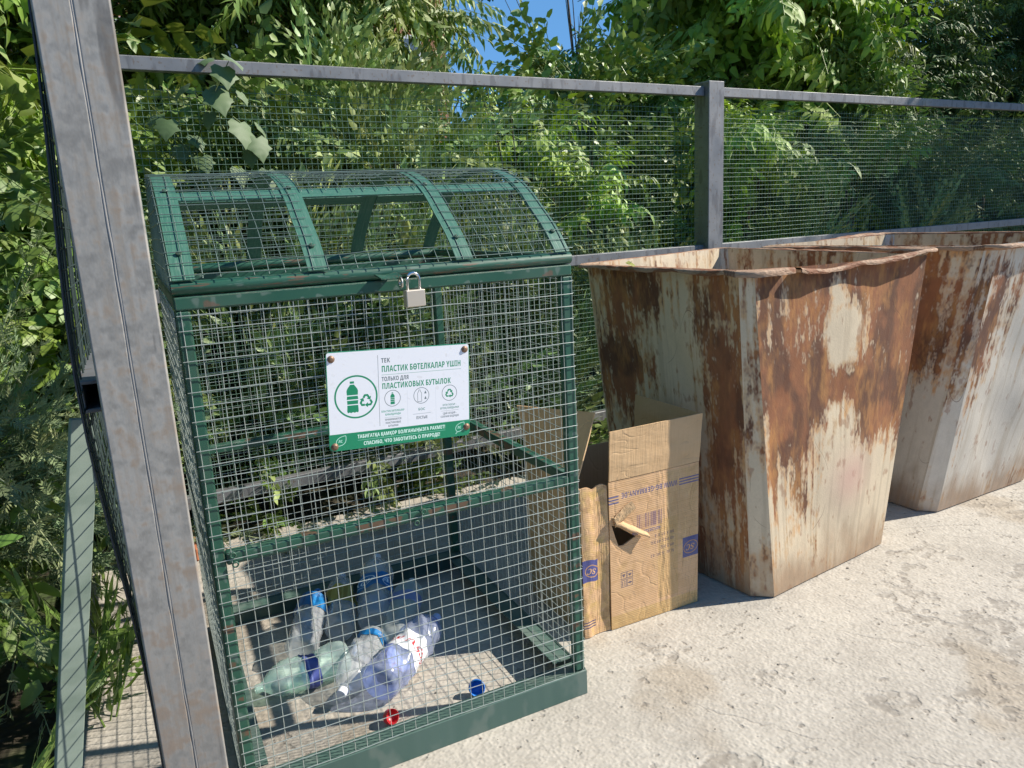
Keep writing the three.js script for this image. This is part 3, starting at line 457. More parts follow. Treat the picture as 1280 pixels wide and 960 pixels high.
{
  const front1 = mk(binTex(11, cream, [[0.5, 1.0, 0.9, 0.18, 0.6], [0.84, 0.76, 0.28, 0.3, 0.8], [0.22, 0.72, 0.26, 0.3, 0.75], [0.16, 0.48, 0.2, 0.24, 0.6], [0.8, 0.50, 0.3, 0.12, 0.65], [0.45, 0.58, 0.4, 0.07, 0.7], [0.5, 0.77, 0.10, 0.11, -0.8], [0.47, 0.52, 0.1, 0.05, -0.7], [0.62, 0.27, 0.3, 0.2, -0.55], [0.22, 0.26, 0.2, 0.2, 0.36], [0.08, 0.3, 0.05, 0.2, -0.5], [0.03, 0.6, 0.03, 0.5, 0.5], [0.3, 0.4, 0.2, 0.1, -0.2]],
    (u, v, c, n) => mixc(c, [0.50, 0.30, 0.25], 0.6 * Math.exp(-(((u - 0.6) / 0.14) ** 2) - ((v - 0.30) / 0.09) ** 2) * (0.5 + n))));
  const left1 = mk(binTex(23, cream, [[0.5, 0.97, 0.6, 0.1, 0.3], [0.22, 0.62, 0.17, 0.17, 0.9], [0.35, 0.62, 0.2, 0.07, 0.5], [0.45, 0.9, 0.2, 0.1, 0.55], [0.9, 0.6, 0.17, 0.4, 0.95], [0.15, 0.85, 0.14, 0.12, 0.5], [0.6, 0.5, 0.03, 0.35, 0.4], [0.7, 0.12, 0.45, 0.2, 0.45], [0.1, 0.3, 0.15, 0.2, 0.15], [0.55, 0.65, 0.14, 0.25, -0.4]]));  // real rust zones, plus extra rust added to darken this shaded wall
  const right1 = mk(binTex(35, cream, [[0.5, 0.6, 0.5, 0.4, 0.5]])), back1 = mk(binTex(37, cream, [[0.5, 0.6, 0.6, 0.5, 0.2]]));
  const corner1 = mk(binTex(41, cream, [[0.5, 0.78, 0.5, 0.12, 0.35], [0.5, 0.52, 0.5, 0.14, 0.6], [0.5, 0.12, 0.5, 0.1, 0.45], [0.5, 0.3, 0.3, 0.07, -0.3]]));
  const base = [[-0.405, 0.006, 0.402], [0.40, 0.006, 0.402], [0.40, 0.006, -0.40], [-0.405, 0.006, -0.40]];
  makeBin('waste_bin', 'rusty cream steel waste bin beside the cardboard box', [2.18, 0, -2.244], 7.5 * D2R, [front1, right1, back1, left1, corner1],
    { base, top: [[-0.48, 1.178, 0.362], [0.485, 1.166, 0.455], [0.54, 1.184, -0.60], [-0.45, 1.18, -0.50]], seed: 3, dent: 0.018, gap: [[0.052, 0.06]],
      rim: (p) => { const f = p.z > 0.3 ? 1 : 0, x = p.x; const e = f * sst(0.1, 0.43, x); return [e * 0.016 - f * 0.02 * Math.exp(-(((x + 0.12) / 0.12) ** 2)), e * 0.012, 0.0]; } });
  const front2 = mk(binTex(53, chalk, [[0.07, 0.72, 0.12, 0.3, 0.8], [0.4, 0.85, 0.3, 0.14, 0.4], [0.45, 0.78, 0.14, 0.06, 0.25], [0.5, 0.3, 0.5, 0.25, -0.45], [0.6, 0.6, 0.4, 0.3, -0.25], [0.85, 0.05, 0.2, 0.05, 0.4], [0.03, 0.4, 0.03, 0.3, 0.4]]));
  const left2 = mk(binTex(59, chalk, [[0.5, 0.85, 0.7, 0.25, 0.85], [0.7, 0.6, 0.4, 0.16, 0.5], [0.75, 0.3, 0.4, 0.2, -0.3]]));
  const corner2 = mk(binTex(61, chalk, [[0.5, 0.75, 0.6, 0.3, 0.6], [0.5, 0.3, 0.5, 0.2, -0.3]]));
  makeBin('waste_bin', 'white streaked steel waste bin at the right edge behind the rusty one', [3.385, 0, -2.39], 2.0 * D2R, [front2, right1, back1, left2, corner2],
    { base, top: [[-0.40, 1.185, 0.58], [0.54, 1.185, 0.58], [0.48, 1.185, -0.49], [-0.53, 1.185, -0.47]], seed: 19, dent: 0.016, rim: (p) => [0.01 * Math.sin(p.x * 5), p.z > 0.3 ? 0.01 : 0, 0] });
}

// ───────────── cardboard box ─────────────
{
  const K = thing('cardboard_box', 'torn open cardboard box standing between the cage and the rusty bin', 'cardboard box', [1.41, 0, -2.115]);
  const cw = 900, ch = 1272, cv = document.createElement('canvas'); cv.width = cw; cv.height = ch; const c = cv.getContext('2d');
  const base = '#d4ac82'; c.fillStyle = base; c.fillRect(0, 0, cw, ch);
  const r = rngOf(91);
  for (let k = 0; k < 380; k++) { c.fillStyle = r() < 0.5 ? 'rgba(150,108,66,0.10)' : 'rgba(214,172,118,0.10)'; c.fillRect(0, r() * ch, cw, 1 + r() * 4); }
  for (let k = 0; k < 160; k++) { c.fillStyle = r() < 0.5 ? 'rgba(140,100,60,0.09)' : 'rgba(210,170,120,0.09)'; c.beginPath(); c.ellipse(r() * cw, r() * ch, 10 + r() * 90, 6 + r() * 40, r() * 3, 0, 7); c.fill(); }
  // yellowed packing tape
  c.fillStyle = 'rgba(186,154,84,0.38)'; c.fillRect(0, ch - 120, cw, 120); c.fillStyle = 'rgba(184,152,88,0.32)'; c.fillRect(470, 420, 210, 700); c.fillStyle = 'rgba(176,152,104,0.32)'; c.fillRect(560, 20, 330, 620);
  for (let k = 0; k < 70; k++) { c.strokeStyle = r() < 0.5 ? 'rgba(232,210,150,0.35)' : 'rgba(110,84,44,0.25)'; c.lineWidth = 1 + r() * 4; c.beginPath(); const x = 480 + r() * 400, y = r() * ch; c.moveTo(x, y); c.bezierCurveTo(x + (r() - 0.5) * 60, y + 40, x + (r() - 0.5) * 90, y + 90, x + (r() - 0.5) * 120, y + 60 + r() * 160); c.stroke(); }
  for (let k = 0; k < 40; k++) { c.strokeStyle = r() < 0.5 ? 'rgba(240,214,150,0.4)' : 'rgba(110,84,44,0.3)'; c.lineWidth = 1 + r() * 3; c.beginPath(); const x = r() * cw, y = ch - r() * 140; c.moveTo(x, y); c.lineTo(x + 40 + r() * 120, y + (r() - 0.5) * 30); c.stroke(); }
  const ink = '#6b6686';
  const flip = (x, y, fn) => { c.save(); c.translate(x, y); c.rotate(Math.PI); fn(); c.restore(); };       // the print stands on its head
  c.fillStyle = ink; for (const q of [0, 26, 52]) { c.fillRect(0, 122 + q, 92, 13); c.fillRect(694, 106 + q * 0.9, 206, 12); }
  flip(676, 112, () => { c.font = 'bold 62px sans-serif'; c.fillStyle = ink; c.save(); const s = 'WWW.BG-GERMANY.DE', m = c.measureText(s).width; c.scale(560 / m, 1); c.fillText(s, 0, 0); c.restore(); });
  c.fillStyle = 'rgba(98,76,112,0.7)'; { let x = 262; while (x < 520) { const w = 2 + Math.floor(r() * 3) * 3; c.fillRect(x, 330, w, 122); x += w + 2 + Math.floor(r() * 3) * 3; } }
  flip(500, 470, () => { c.fillStyle = ink; c.font = 'bold 40px sans-serif'; c.fillText('4012032829208', 0, 0); });
  for (const [y, s] of [[536, '86 X 61 X 4'], [592, '48 PCS 49 KG'], [650, '49.5 KG'], [706, 'N.W. G.W. 42']]) flip(640, y, () => { c.fillStyle = 'rgba(96,84,100,0.6)'; c.font = 'bold 40px sans-serif'; c.fillText(s, 0, 0); });
  c.strokeStyle = 'rgba(84,80,104,0.75)'; c.lineWidth = 5; for (const [x, y] of [[100, 790], [160, 790], [100, 860], [160, 860]]) c.strokeRect(x, y, 52, 58);
  c.fillStyle = 'rgba(84,80,104,0.75)'; c.fillRect(110, 868, 8, 44); c.fillRect(132, 868, 8, 44); c.beginPath(); c.moveTo(126, 838); c.lineTo(144, 806); c.lineTo(108, 806); c.fill(); c.beginPath(); c.ellipse(186, 890, 20, 9, 0, 0, 7); c.fill(); c.beginPath(); c.arc(186, 812, 17, 0, Math.PI); c.fill(); c.fillRect(184, 812, 5, 30);
  const logo = (x, y, s) => { c.fillStyle = '#565a86'; c.fillRect(x, y, 190 * s, 200 * s); c.save(); c.translate(x + 95 * s, y + 100 * s); c.scale(s, s); c.strokeStyle = '#b98a58'; c.lineWidth = 7; c.beginPath(); c.ellipse(0, 6, 82, 60, -0.15, 0, 7); c.stroke(); c.rotate(Math.PI); c.font = 'italic bold 78px serif'; c.fillStyle = '#c89866'; c.textAlign = 'center'; c.fillText('SC', 0, 22); c.restore(); };
  logo(730, 640, 0.9);
  const tx = new THREE.CanvasTexture(cv); tx.colorSpace = THREE.SRGBColorSpace; tx.anisotropy = 8;
  const bt = surfTex(512, 512, (u, v) => { const cor = Math.sin(v * 500) * 0.04, n = fbm(u * 5, v * 5, 4, 411), cre = 1 - sst(0, 0.05, Math.abs(fbm(u * 4, v * 6, 3, 413) - 0.5)), tp = sst(0.45, 0.6, u); const wr = (fbm(u * 30, v * 8, 4, 415) - 0.5) * tp; return { c: [0.5, 0.5, 0.5], b: 0.5 + cor + (n - 0.5) * 0.5 - cre * 0.10 + wr * 0.7, r: 0.85 - 0.5 * tp * sst(0.4, 0.6, fbm(u * 12, v * 6, 3, 417)) - 0.4 * sst(0.12, 0.06, v) }; });
  const printed = std({ map: tx, bumpMap: bt.bumpMap, bumpScale: 0.006, roughnessMap: bt.roughnessMap, roughness: 1 });
  const ct = surfTex(512, 512, (u, v) => { const n = fbm(u * 6, v * 6, 4, 421), l = fbm(u * 90, v * 3, 2, 423), cre = 1 - sst(0, 0.03, Math.abs(fbm(u * 3, v * 3, 3, 425) - 0.5)); return { c: mixc([0.54, 0.345, 0.175], [0.66, 0.445, 0.245], n * 0.6 + l * 0.4), b: 0.5 + (n - 0.5) * 0.5 + (l - 0.5) * 0.12 - cre * 0.12, r: 0.85 }; });
  const plain = std({ ...ct, bumpScale: 0.005, roughness: 1 });
  const X0 = -0.137, X1 = 0.236, ZF = 0.19, ZB = -0.19, HB = 0.53, XL = -0.243;
  // front panel with a torn triangular hole
  const s = new THREE.Shape([[X0, 0.003], [X1 - 0.004, 0.003], [X1, HB], [X0, HB]].map(([a, b]) => new THREE.Vector2(a, b)));
  const px = (x, y) => { const f = (x - 764) / 112, t = f; const yt = 603 - 23 * f, yb = 789 - 37 * f; return [X0 + (X1 - X0) * t, HB * (yb - y) / (yb - yt)]; };
  const hole = [[766.5, 655], [770, 668], [774, 681], [780, 680], [787, 675], [795, 669], [786, 664], [776, 658]].map(([x, y]) => px(x, y)); hole[0][0] = X0 + 0.008;
  s.holes.push(new THREE.Path(hole.map(([a, b]) => new THREE.Vector2(a, b))));
  const fg = new THREE.ExtrudeGeometry(s, { depth: 0.005, bevelEnabled: false }); { const p = fg.attributes.position, uv = fg.attributes.uv; for (let i = 0; i < p.count; i++) uv.setXY(i, (p.getX(i) - X0) / (X1 - X0), p.getY(i) / HB); } fg.translate(0, 0, ZF - 0.005);
  part(K, 'front_panel', fg, printed, 'printed front panel with upside down lettering, barcode and torn hole');
  const bend = (w, a, sd) => (u, v, p, n) => p.addScaledVector(n, wob(u * w, sd, a) + wob(v * w + 3, sd + 2, a));
  const pan = (name, A, B, C2, D, mat, sd, amp, label) => part(K, name, sheet((u, v) => { const a = V(...A), b = V(...B), d = V(...D), e = V(...C2); const n = b.clone().sub(a).cross(d.clone().sub(a)).normalize(); const p = a.lerp(b, u).lerp(d.lerp(e, u), v); const k = Math.sin(Math.PI * u) * 0.7 + 0.3; bend(3.1, amp, sd)(u, v, p, n); void k; return p; }, 14, 12, 0.005), mat, label);
  // flap standing up from the front panel
  pan('flap', [X0 + 0.001, HB + 0.003, ZF], [X1 + 0.002, HB + 0.001, ZF], [X1 + 0.014, 0.702, ZF + 0.004], [X0 + 0.008, 0.70, ZF + 0.001], plain, 431, 0.003);
  // crushed left end of the front
  const lc = document.createElement('canvas'); lc.width = 256; lc.height = 1272; const l2 = lc.getContext('2d'); l2.fillStyle = base; l2.fillRect(0, 0, 256, 1272);
  for (let k = 0; k < 260; k++) { l2.fillStyle = ['rgba(222,190,120,0.14)', 'rgba(120,90,50,0.14)', 'rgba(190,160,80,0.14)'][Math.floor(r() * 3)]; l2.beginPath(); l2.ellipse(r() * 256, r() * 1272, 5 + r() * 40, 4 + r() * 60, r() * 3, 0, 7); l2.fill(); }
  l2.fillStyle = '#50538a'; l2.fillRect(0, 600, 150, 190); l2.strokeStyle = '#c89866'; l2.lineWidth = 8; l2.beginPath(); l2.ellipse(92, 700, 66, 52, 0, 0, 7); l2.stroke(); l2.save(); l2.translate(92, 700); l2.rotate(Math.PI); l2.font = 'italic bold 68px serif'; l2.fillStyle = '#d8aa78'; l2.textAlign = 'center'; l2.fillText('SC', 0, 22); l2.restore();
  l2.fillStyle = '#4a4668'; for (const q of [0, 22, 44]) l2.fillRect(0, 1140 + q, 120, 9);
  const ltx = new THREE.CanvasTexture(lc); ltx.colorSpace = THREE.SRGBColorSpace;
  const leftm = std({ map: ltx, bumpMap: bt.bumpMap, bumpScale: 0.004, roughness: 0.5 });
  part(K, 'front_panel', sheet((u, v) => V(XL + (X0 - 0.003 - XL) * u, 0.003 + (0.52 + 0.004 * Math.sin(u * 9) + wob(u * 6, 441, 0.006)) * v, ZF - 0.006 + 0.004 * Math.sin(u * 6 + 0.5) + wob(u * 5 + v * 3, 443, 0.006) + wob(v * 7, 445, 0.004)), 16, 30, 0.005), leftm, 'crumpled taped left end with blue logo');
  pan('side_panel', [XL, 0.003, ZB], [XL, 0.003, ZF - 0.016], [XL, 0.525, ZF - 0.016], [XL, 0.53, ZB], plain, 451, 0.004);
  pan('side_panel', [X1, 0.003, ZF - 0.007], [X1, 0.003, ZB], [X1, HB, ZB], [X1, HB, ZF - 0.007], plain, 453, 0.004);
  pan('back_panel', [X1 - 0.006, 0.003, ZB], [XL + 0.006, 0.003, ZB], [XL + 0.006, HB, ZB], [X1 - 0.006, HB, ZB], plain, 455, 0.003);
  part(K, 'bottom_panel', box(X1 - XL - 0.02, 0.005, 0.36, (X1 + XL) / 2, 0.006, 0, 0.001), plain);
  pan('flap', [X1 + 0.002, HB + 0.003, ZF - 0.01], [X1 + 0.002, HB + 0.003, ZB], [X1 + 0.012, 0.695, ZB], [X1 + 0.014, 0.70, ZF - 0.008], plain, 457, 0.003);
  pan('flap', [XL - 0.002, 0.53, ZB + 0.01], [XL - 0.002, 0.53, ZF - 0.03], [XL + 0.10, 0.755, ZF - 0.06], [XL - 0.03, 0.735, ZB + 0.01], plain, 459, 0.004, 'open side flap leaning against the cage');
  // peeled cardboard above the hole, and a loose scrap at the torn corner
  const P0 = px(767, 650), P1 = px(807, 668);
  part(K, 'torn_strip', sheet((u, v) => { const a = v * 2.6 - 0.6, rr = 0.011 - 0.002 * u; return V(P0[0] + (P1[0] - P0[0]) * u + 0.004 * v, P0[1] + (P1[1] - P0[1]) * u + 0.004 - 0.024 * (v - 0.5) * (1.1 - 0.5 * u) + wob(u * 7, 471, 0.003), ZF + 0.002 + Math.sin(a) * rr + 0.010 * u + wob(u * 5 + v * 4, 473, 0.002)); }, 8, 12, 0.002), plain);
  const Q0 = px(768, 645), Q1 = px(790, 625);
  part(K, 'torn_strip', sheet((u, v) => V(Q0[0] + (Q1[0] - Q0[0]) * u + 0.006 * v, Q0[1] + (Q1[1] - Q0[1]) * u - 0.035 * v + wob(u * 4, 463, 0.004), ZF + 0.004 + 0.012 * Math.sin(Math.PI * v) + wob(u * 6 + v * 5, 461, 0.005)), 8, 8, 0.002), plain);
  part(K, 'torn_strip', sheet((u, v) => V(X0 - 0.10 + 0.03 * u, HB + 0.045 + 0.03 * v + 0.02 * u, ZF - 0.1 + 0.02 * u + 0.01 * Math.sin(v * 3)), 4, 4, 0.002), plain);
}

// ───────────── plastic bottles and loose caps in the cage ─────────────
{
  const pet = (col, rough = 0.12) => new THREE.MeshPhysicalMaterial({ color: lin(...col), transmission: 0.74, thickness: 0, roughness: rough, ior: 1.45 });
  const clear = pet([0.93, 0.95, 0.96], 0.16), bluePet = pet([0.70, 0.77, 0.97], 0.2), greenPet = pet([0.80, 0.96, 0.90], 0.22), milk = pet([0.86, 0.93, 0.91], 0.4);
  const flat = (c, r = 0.4) => std({ color: lin(...c), roughness: r });
  const labelTex = (bg, fn) => { const q = document.createElement('canvas'); q.width = 512; q.height = 160; const c = q.getContext('2d'); c.fillStyle = bg; c.fillRect(0, 0, 512, 160); fn(c); const t = new THREE.CanvasTexture(q); t.colorSpace = THREE.SRGBColorSpace; return std({ map: t, roughness: 0.45 }); };
  const whiteRed = labelTex('#e8e9ee', (c) => { c.fillStyle = '#c0262c'; c.font = 'italic bold 66px serif'; for (const x of [20, 190, 360]) { c.fillText('Assy', x, 104); } });
  const blueScript = labelTex('#1d6fa8', (c) => { c.strokeStyle = '#dfeaf2'; c.lineWidth = 6; for (const x of [90, 260, 430]) { c.beginPath(); c.ellipse(x, 80, 62, 44, -0.2, 0, 7); c.stroke(); c.font = 'italic bold 50px serif'; c.fillStyle = '#e8f0f6'; c.textAlign = 'center'; c.fillText('Aqua', x, 96); } });
  const bluePlain = labelTex('#1872ad', (c) => { c.fillStyle = '#0f5c95'; for (let k = 0; k < 12; k++) c.fillRect(k * 44, 0, 14, 160); });
  const yellowL = labelTex('#a8964a', (c) => { c.fillStyle = '#8e7a2c'; for (let k = 0; k < 9; k++) c.fillRect(k * 60, 20, 22, 120); });
  const violet = labelTex('#4a5596', (c) => { c.fillStyle = '#7480b8'; c.fillRect(0, 30, 512, 20); });
  const paleBlue = labelTex('#7f8fc0', (c) => { c.fillStyle = '#a8b4d6'; c.beginPath(); c.moveTo(0, 160); c.lineTo(120, 0); c.lineTo(200, 160); c.fill(); });
  // bottle along +y from its base; crumple pushes the wall in and out
  function bottle(label, A, B, o) {
    const a = V(...A), b = V(...B), g = thing('plastic_bottle', label, 'bottle', A, 0, 'bottles lying in the cage');
    const L = a.distanceTo(b), R = o.r, dir = b.clone().sub(a).normalize(); g.quaternion.setFromUnitVectors(V(0, 1, 0), dir); if (o.spin) g.rotateY(o.spin);
    const neck = 0.0135, prof = [[0.001, 0.012], [R * 0.55, 0.004], [R * 0.8, 0.0], [R * 0.96, 0.012], [R, 0.03]];
    const top = L - 0.085; for (let y = 0.045; y < top; y += 0.012) prof.push([R * (1 - 0.035 * (o.rib ?? 1) * (0.5 + 0.5 * Math.cos(y * 230))), y]);
    prof.push([R * 0.97, top], [R * 0.86, top + 0.022], [R * 0.62, top + 0.042], [R * 0.38, top + 0.056], [neck, top + 0.066], [neck, L - 0.004], [neck - 0.002, L]);
    const crumple = (geo, k) => { const p = geo.attributes.position; for (let i = 0; i < p.count; i++) { const x = p.getX(i), y = p.getY(i), z = p.getZ(i), q = Math.atan2(z, x), e = sst(0.01, 0.05, y) * sst(L - 0.03, L - 0.11, y); const f = 1 + k * e * ((vn(Math.cos(q) * 2.2 + 9, Math.sin(q) * 2.2 + y * 26, o.seed) - 0.6) * 1.5 + (vn(Math.cos(q) * 6 + 9, Math.sin(q) * 6 + y * 70, o.seed + 3) - 0.5) * 0.5); p.setXYZ(i, x * f, y, z * f); } geo.computeVertexNormals(); return geo; };
    const body = part(g, 'body', crumple(new THREE.LatheGeometry(prof.map(([q, y]) => new THREE.Vector2(q, y)), 30), o.crush ?? 0.12), o.mat);
    if (o.label) { const [y0, y1] = o.at, n = 10, pr = []; for (let k = 0; k <= n; k++) pr.push(new THREE.Vector2(R * 1.012 + 0.0006, y0 + (y1 - y0) * k / n)); part(g, 'label', crumple(new THREE.LatheGeometry(pr, 30), (o.crush ?? 0.12)), o.label); }
    if (o.cap) { const cp = [[0, 0.022], [0.0135, 0.022], [0.0152, 0.0205], [0.0158, 0.003], [0.0158, 0], [0.0145, 0]].map(([q, y]) => new THREE.Vector2(q, y + L - 0.016)); part(g, 'cap', new THREE.LatheGeometry(cp, 20), o.cap); part(g, 'neck_ring', new THREE.TorusGeometry(0.0155, 0.0022, 6, 20).rotateX(Math.PI / 2).translate(0, L - 0.026, 0), o.cap); }
    return body;
  }
  const wcap = flat([0.75, 0.77, 0.82]), bcap = flat([0.02, 0.22, 0.62], 0.35), lbcap = flat([0.45, 0.55, 0.85], 0.35);
  bottle('bluish bottle with white label and red lettering, nearest in the cage', [0.465, 0.064, -1.95], [0.745, 0.08, -2.19], { r: 0.062, mat: bluePet, label: whiteRed, at: [0.12, 0.20], cap: lbcap, seed: 11, crush: 0.16, spin: 1.2 });
  bottle('cloudy white bottle with pale blue label behind the bluish bottle', [0.575, 0.058, -2.13], [0.755, 0.085, -2.47], { r: 0.057, mat: milk, label: paleBlue, at: [0.19, 0.25], cap: wcap, seed: 12, crush: 0.14 });
  bottle('crushed clear bottle with its white cap pointing forward', [0.535, 0.062, -2.205], [0.365, 0.05, -1.985], { r: 0.057, mat: clear, label: bluePlain, at: [0.03, 0.055], cap: wcap, seed: 13, crush: 0.3 });
  bottle('pale green crushed bottle with violet label by the front left post', [0.43, 0.054, -2.17], [0.145, 0.05, -2.14], { r: 0.053, mat: greenPet, label: violet, at: [0.10, 0.14], seed: 14, crush: 0.26 });
  bottle('clear bottle with plain blue label, leftmost of the three at the back', [0.305, 0.058, -2.27], [0.43, 0.09, -2.57], { r: 0.056, mat: clear, label: bluePlain, at: [0.17, 0.25], cap: bcap, seed: 15, crush: 0.22 });
  bottle('clear bottle with mustard yellow label at the back', [0.445, 0.055, -2.32], [0.53, 0.11, -2.61], { r: 0.053, mat: clear, label: yellowL, at: [0.11, 0.19], cap: wcap, seed: 16, crush: 0.2 });
  bottle('large clear bottle with blue label and white script at the back', [0.56, 0.06, -2.30], [0.67, 0.15, -2.61], { r: 0.06, mat: clear, label: blueScript, at: [0.13, 0.20], cap: wcap, seed: 17, crush: 0.2, spin: 2 });
  const capG = (R) => { const g = new THREE.LatheGeometry([[0, 0.0], [R * 0.9, 0], [R, 0.003], [R * 1.02, 0.02], [R * 0.9, 0.02], [R * 0.86, 0.004], [0, 0.003]].map(([a, b]) => new THREE.Vector2(a, b)), 24); const p = g.attributes.position; for (let i = 0; i < p.count; i++) { const a = Math.atan2(p.getZ(i), p.getX(i)), r = Math.hypot(p.getX(i), p.getZ(i)); if (r > R * 0.98) { const f = 1 + 0.02 * Math.cos(a * 24); p.setX(i, p.getX(i) * f); p.setZ(i, p.getZ(i) * f); } } g.computeVertexNormals(); return g; };
  for (const [n, l, p, R, col, rx, rz] of [['bottle_cap', 'loose blue bottle cap on the floor at the cage front', [0.735, 0.021, -1.85], 0.0235, [0.01, 0.18, 0.62], 1.15, 0.2], ['bottle_cap', 'loose red bottle cap on the floor at the cage front', [0.466, 0.019, -1.855], 0.0205, [0.62, 0.03, 0.04], 1.1, -0.3]]) {
    const m = shadowed(new THREE.Mesh(capG(R), flat(col, 0.35))); m.name = numbered(n); m.position.set(...p); m.rotation.set(rx, 0, rz); m.userData = { label: l, category: 'bottle cap' }; scene.add(m); }
}

// ───────────── foliage: leaf and twig shapes ─────────────
function leaflet(m, M, L, W, fold = 0.25, droop = 0.25, wide = 0.42) {
  const b = new MB(), st = [0, wide * 0.55, wide + 0.28, 1], wd = [0, 1, 0.66, 0], id = [];
  for (let k = 0; k < 4; k++) { const z = st[k] * L, y = -droop * L * st[k] * st[k], w = wd[k] * W / 2; const c = b.v(0, y, z, 0.5, st[k]); id.push([c, w ? b.v(-w, y + fold * w, z - 0.04 * L, 0, st[k]) : c, w ? b.v(w, y + fold * w, z - 0.04 * L, 1, st[k]) : c]); }
  for (let k = 0; k < 3; k++) { const [c0, l0, r0] = id[k], [c1, l1, r1] = id[k + 1]; if (k === 0) { b.tri(c0, l1, c1); b.tri(c0, c1, r1); } else if (k === 2) { b.tri(l0, c1, c0); b.tri(c0, c1, r0); } else { b.quad(l0, l1, c1, c0); b.quad(c0, c1, r1, r0); } }
  m.add(b, M);
}
const E4 = (x, y, z, rx, ry, rz, s = 1) => new THREE.Matrix4().compose(V(x, y, z), new THREE.Quaternion().setFromEuler(new THREE.Euler(rx, ry, rz, 'YXZ')), V(s, s, s));
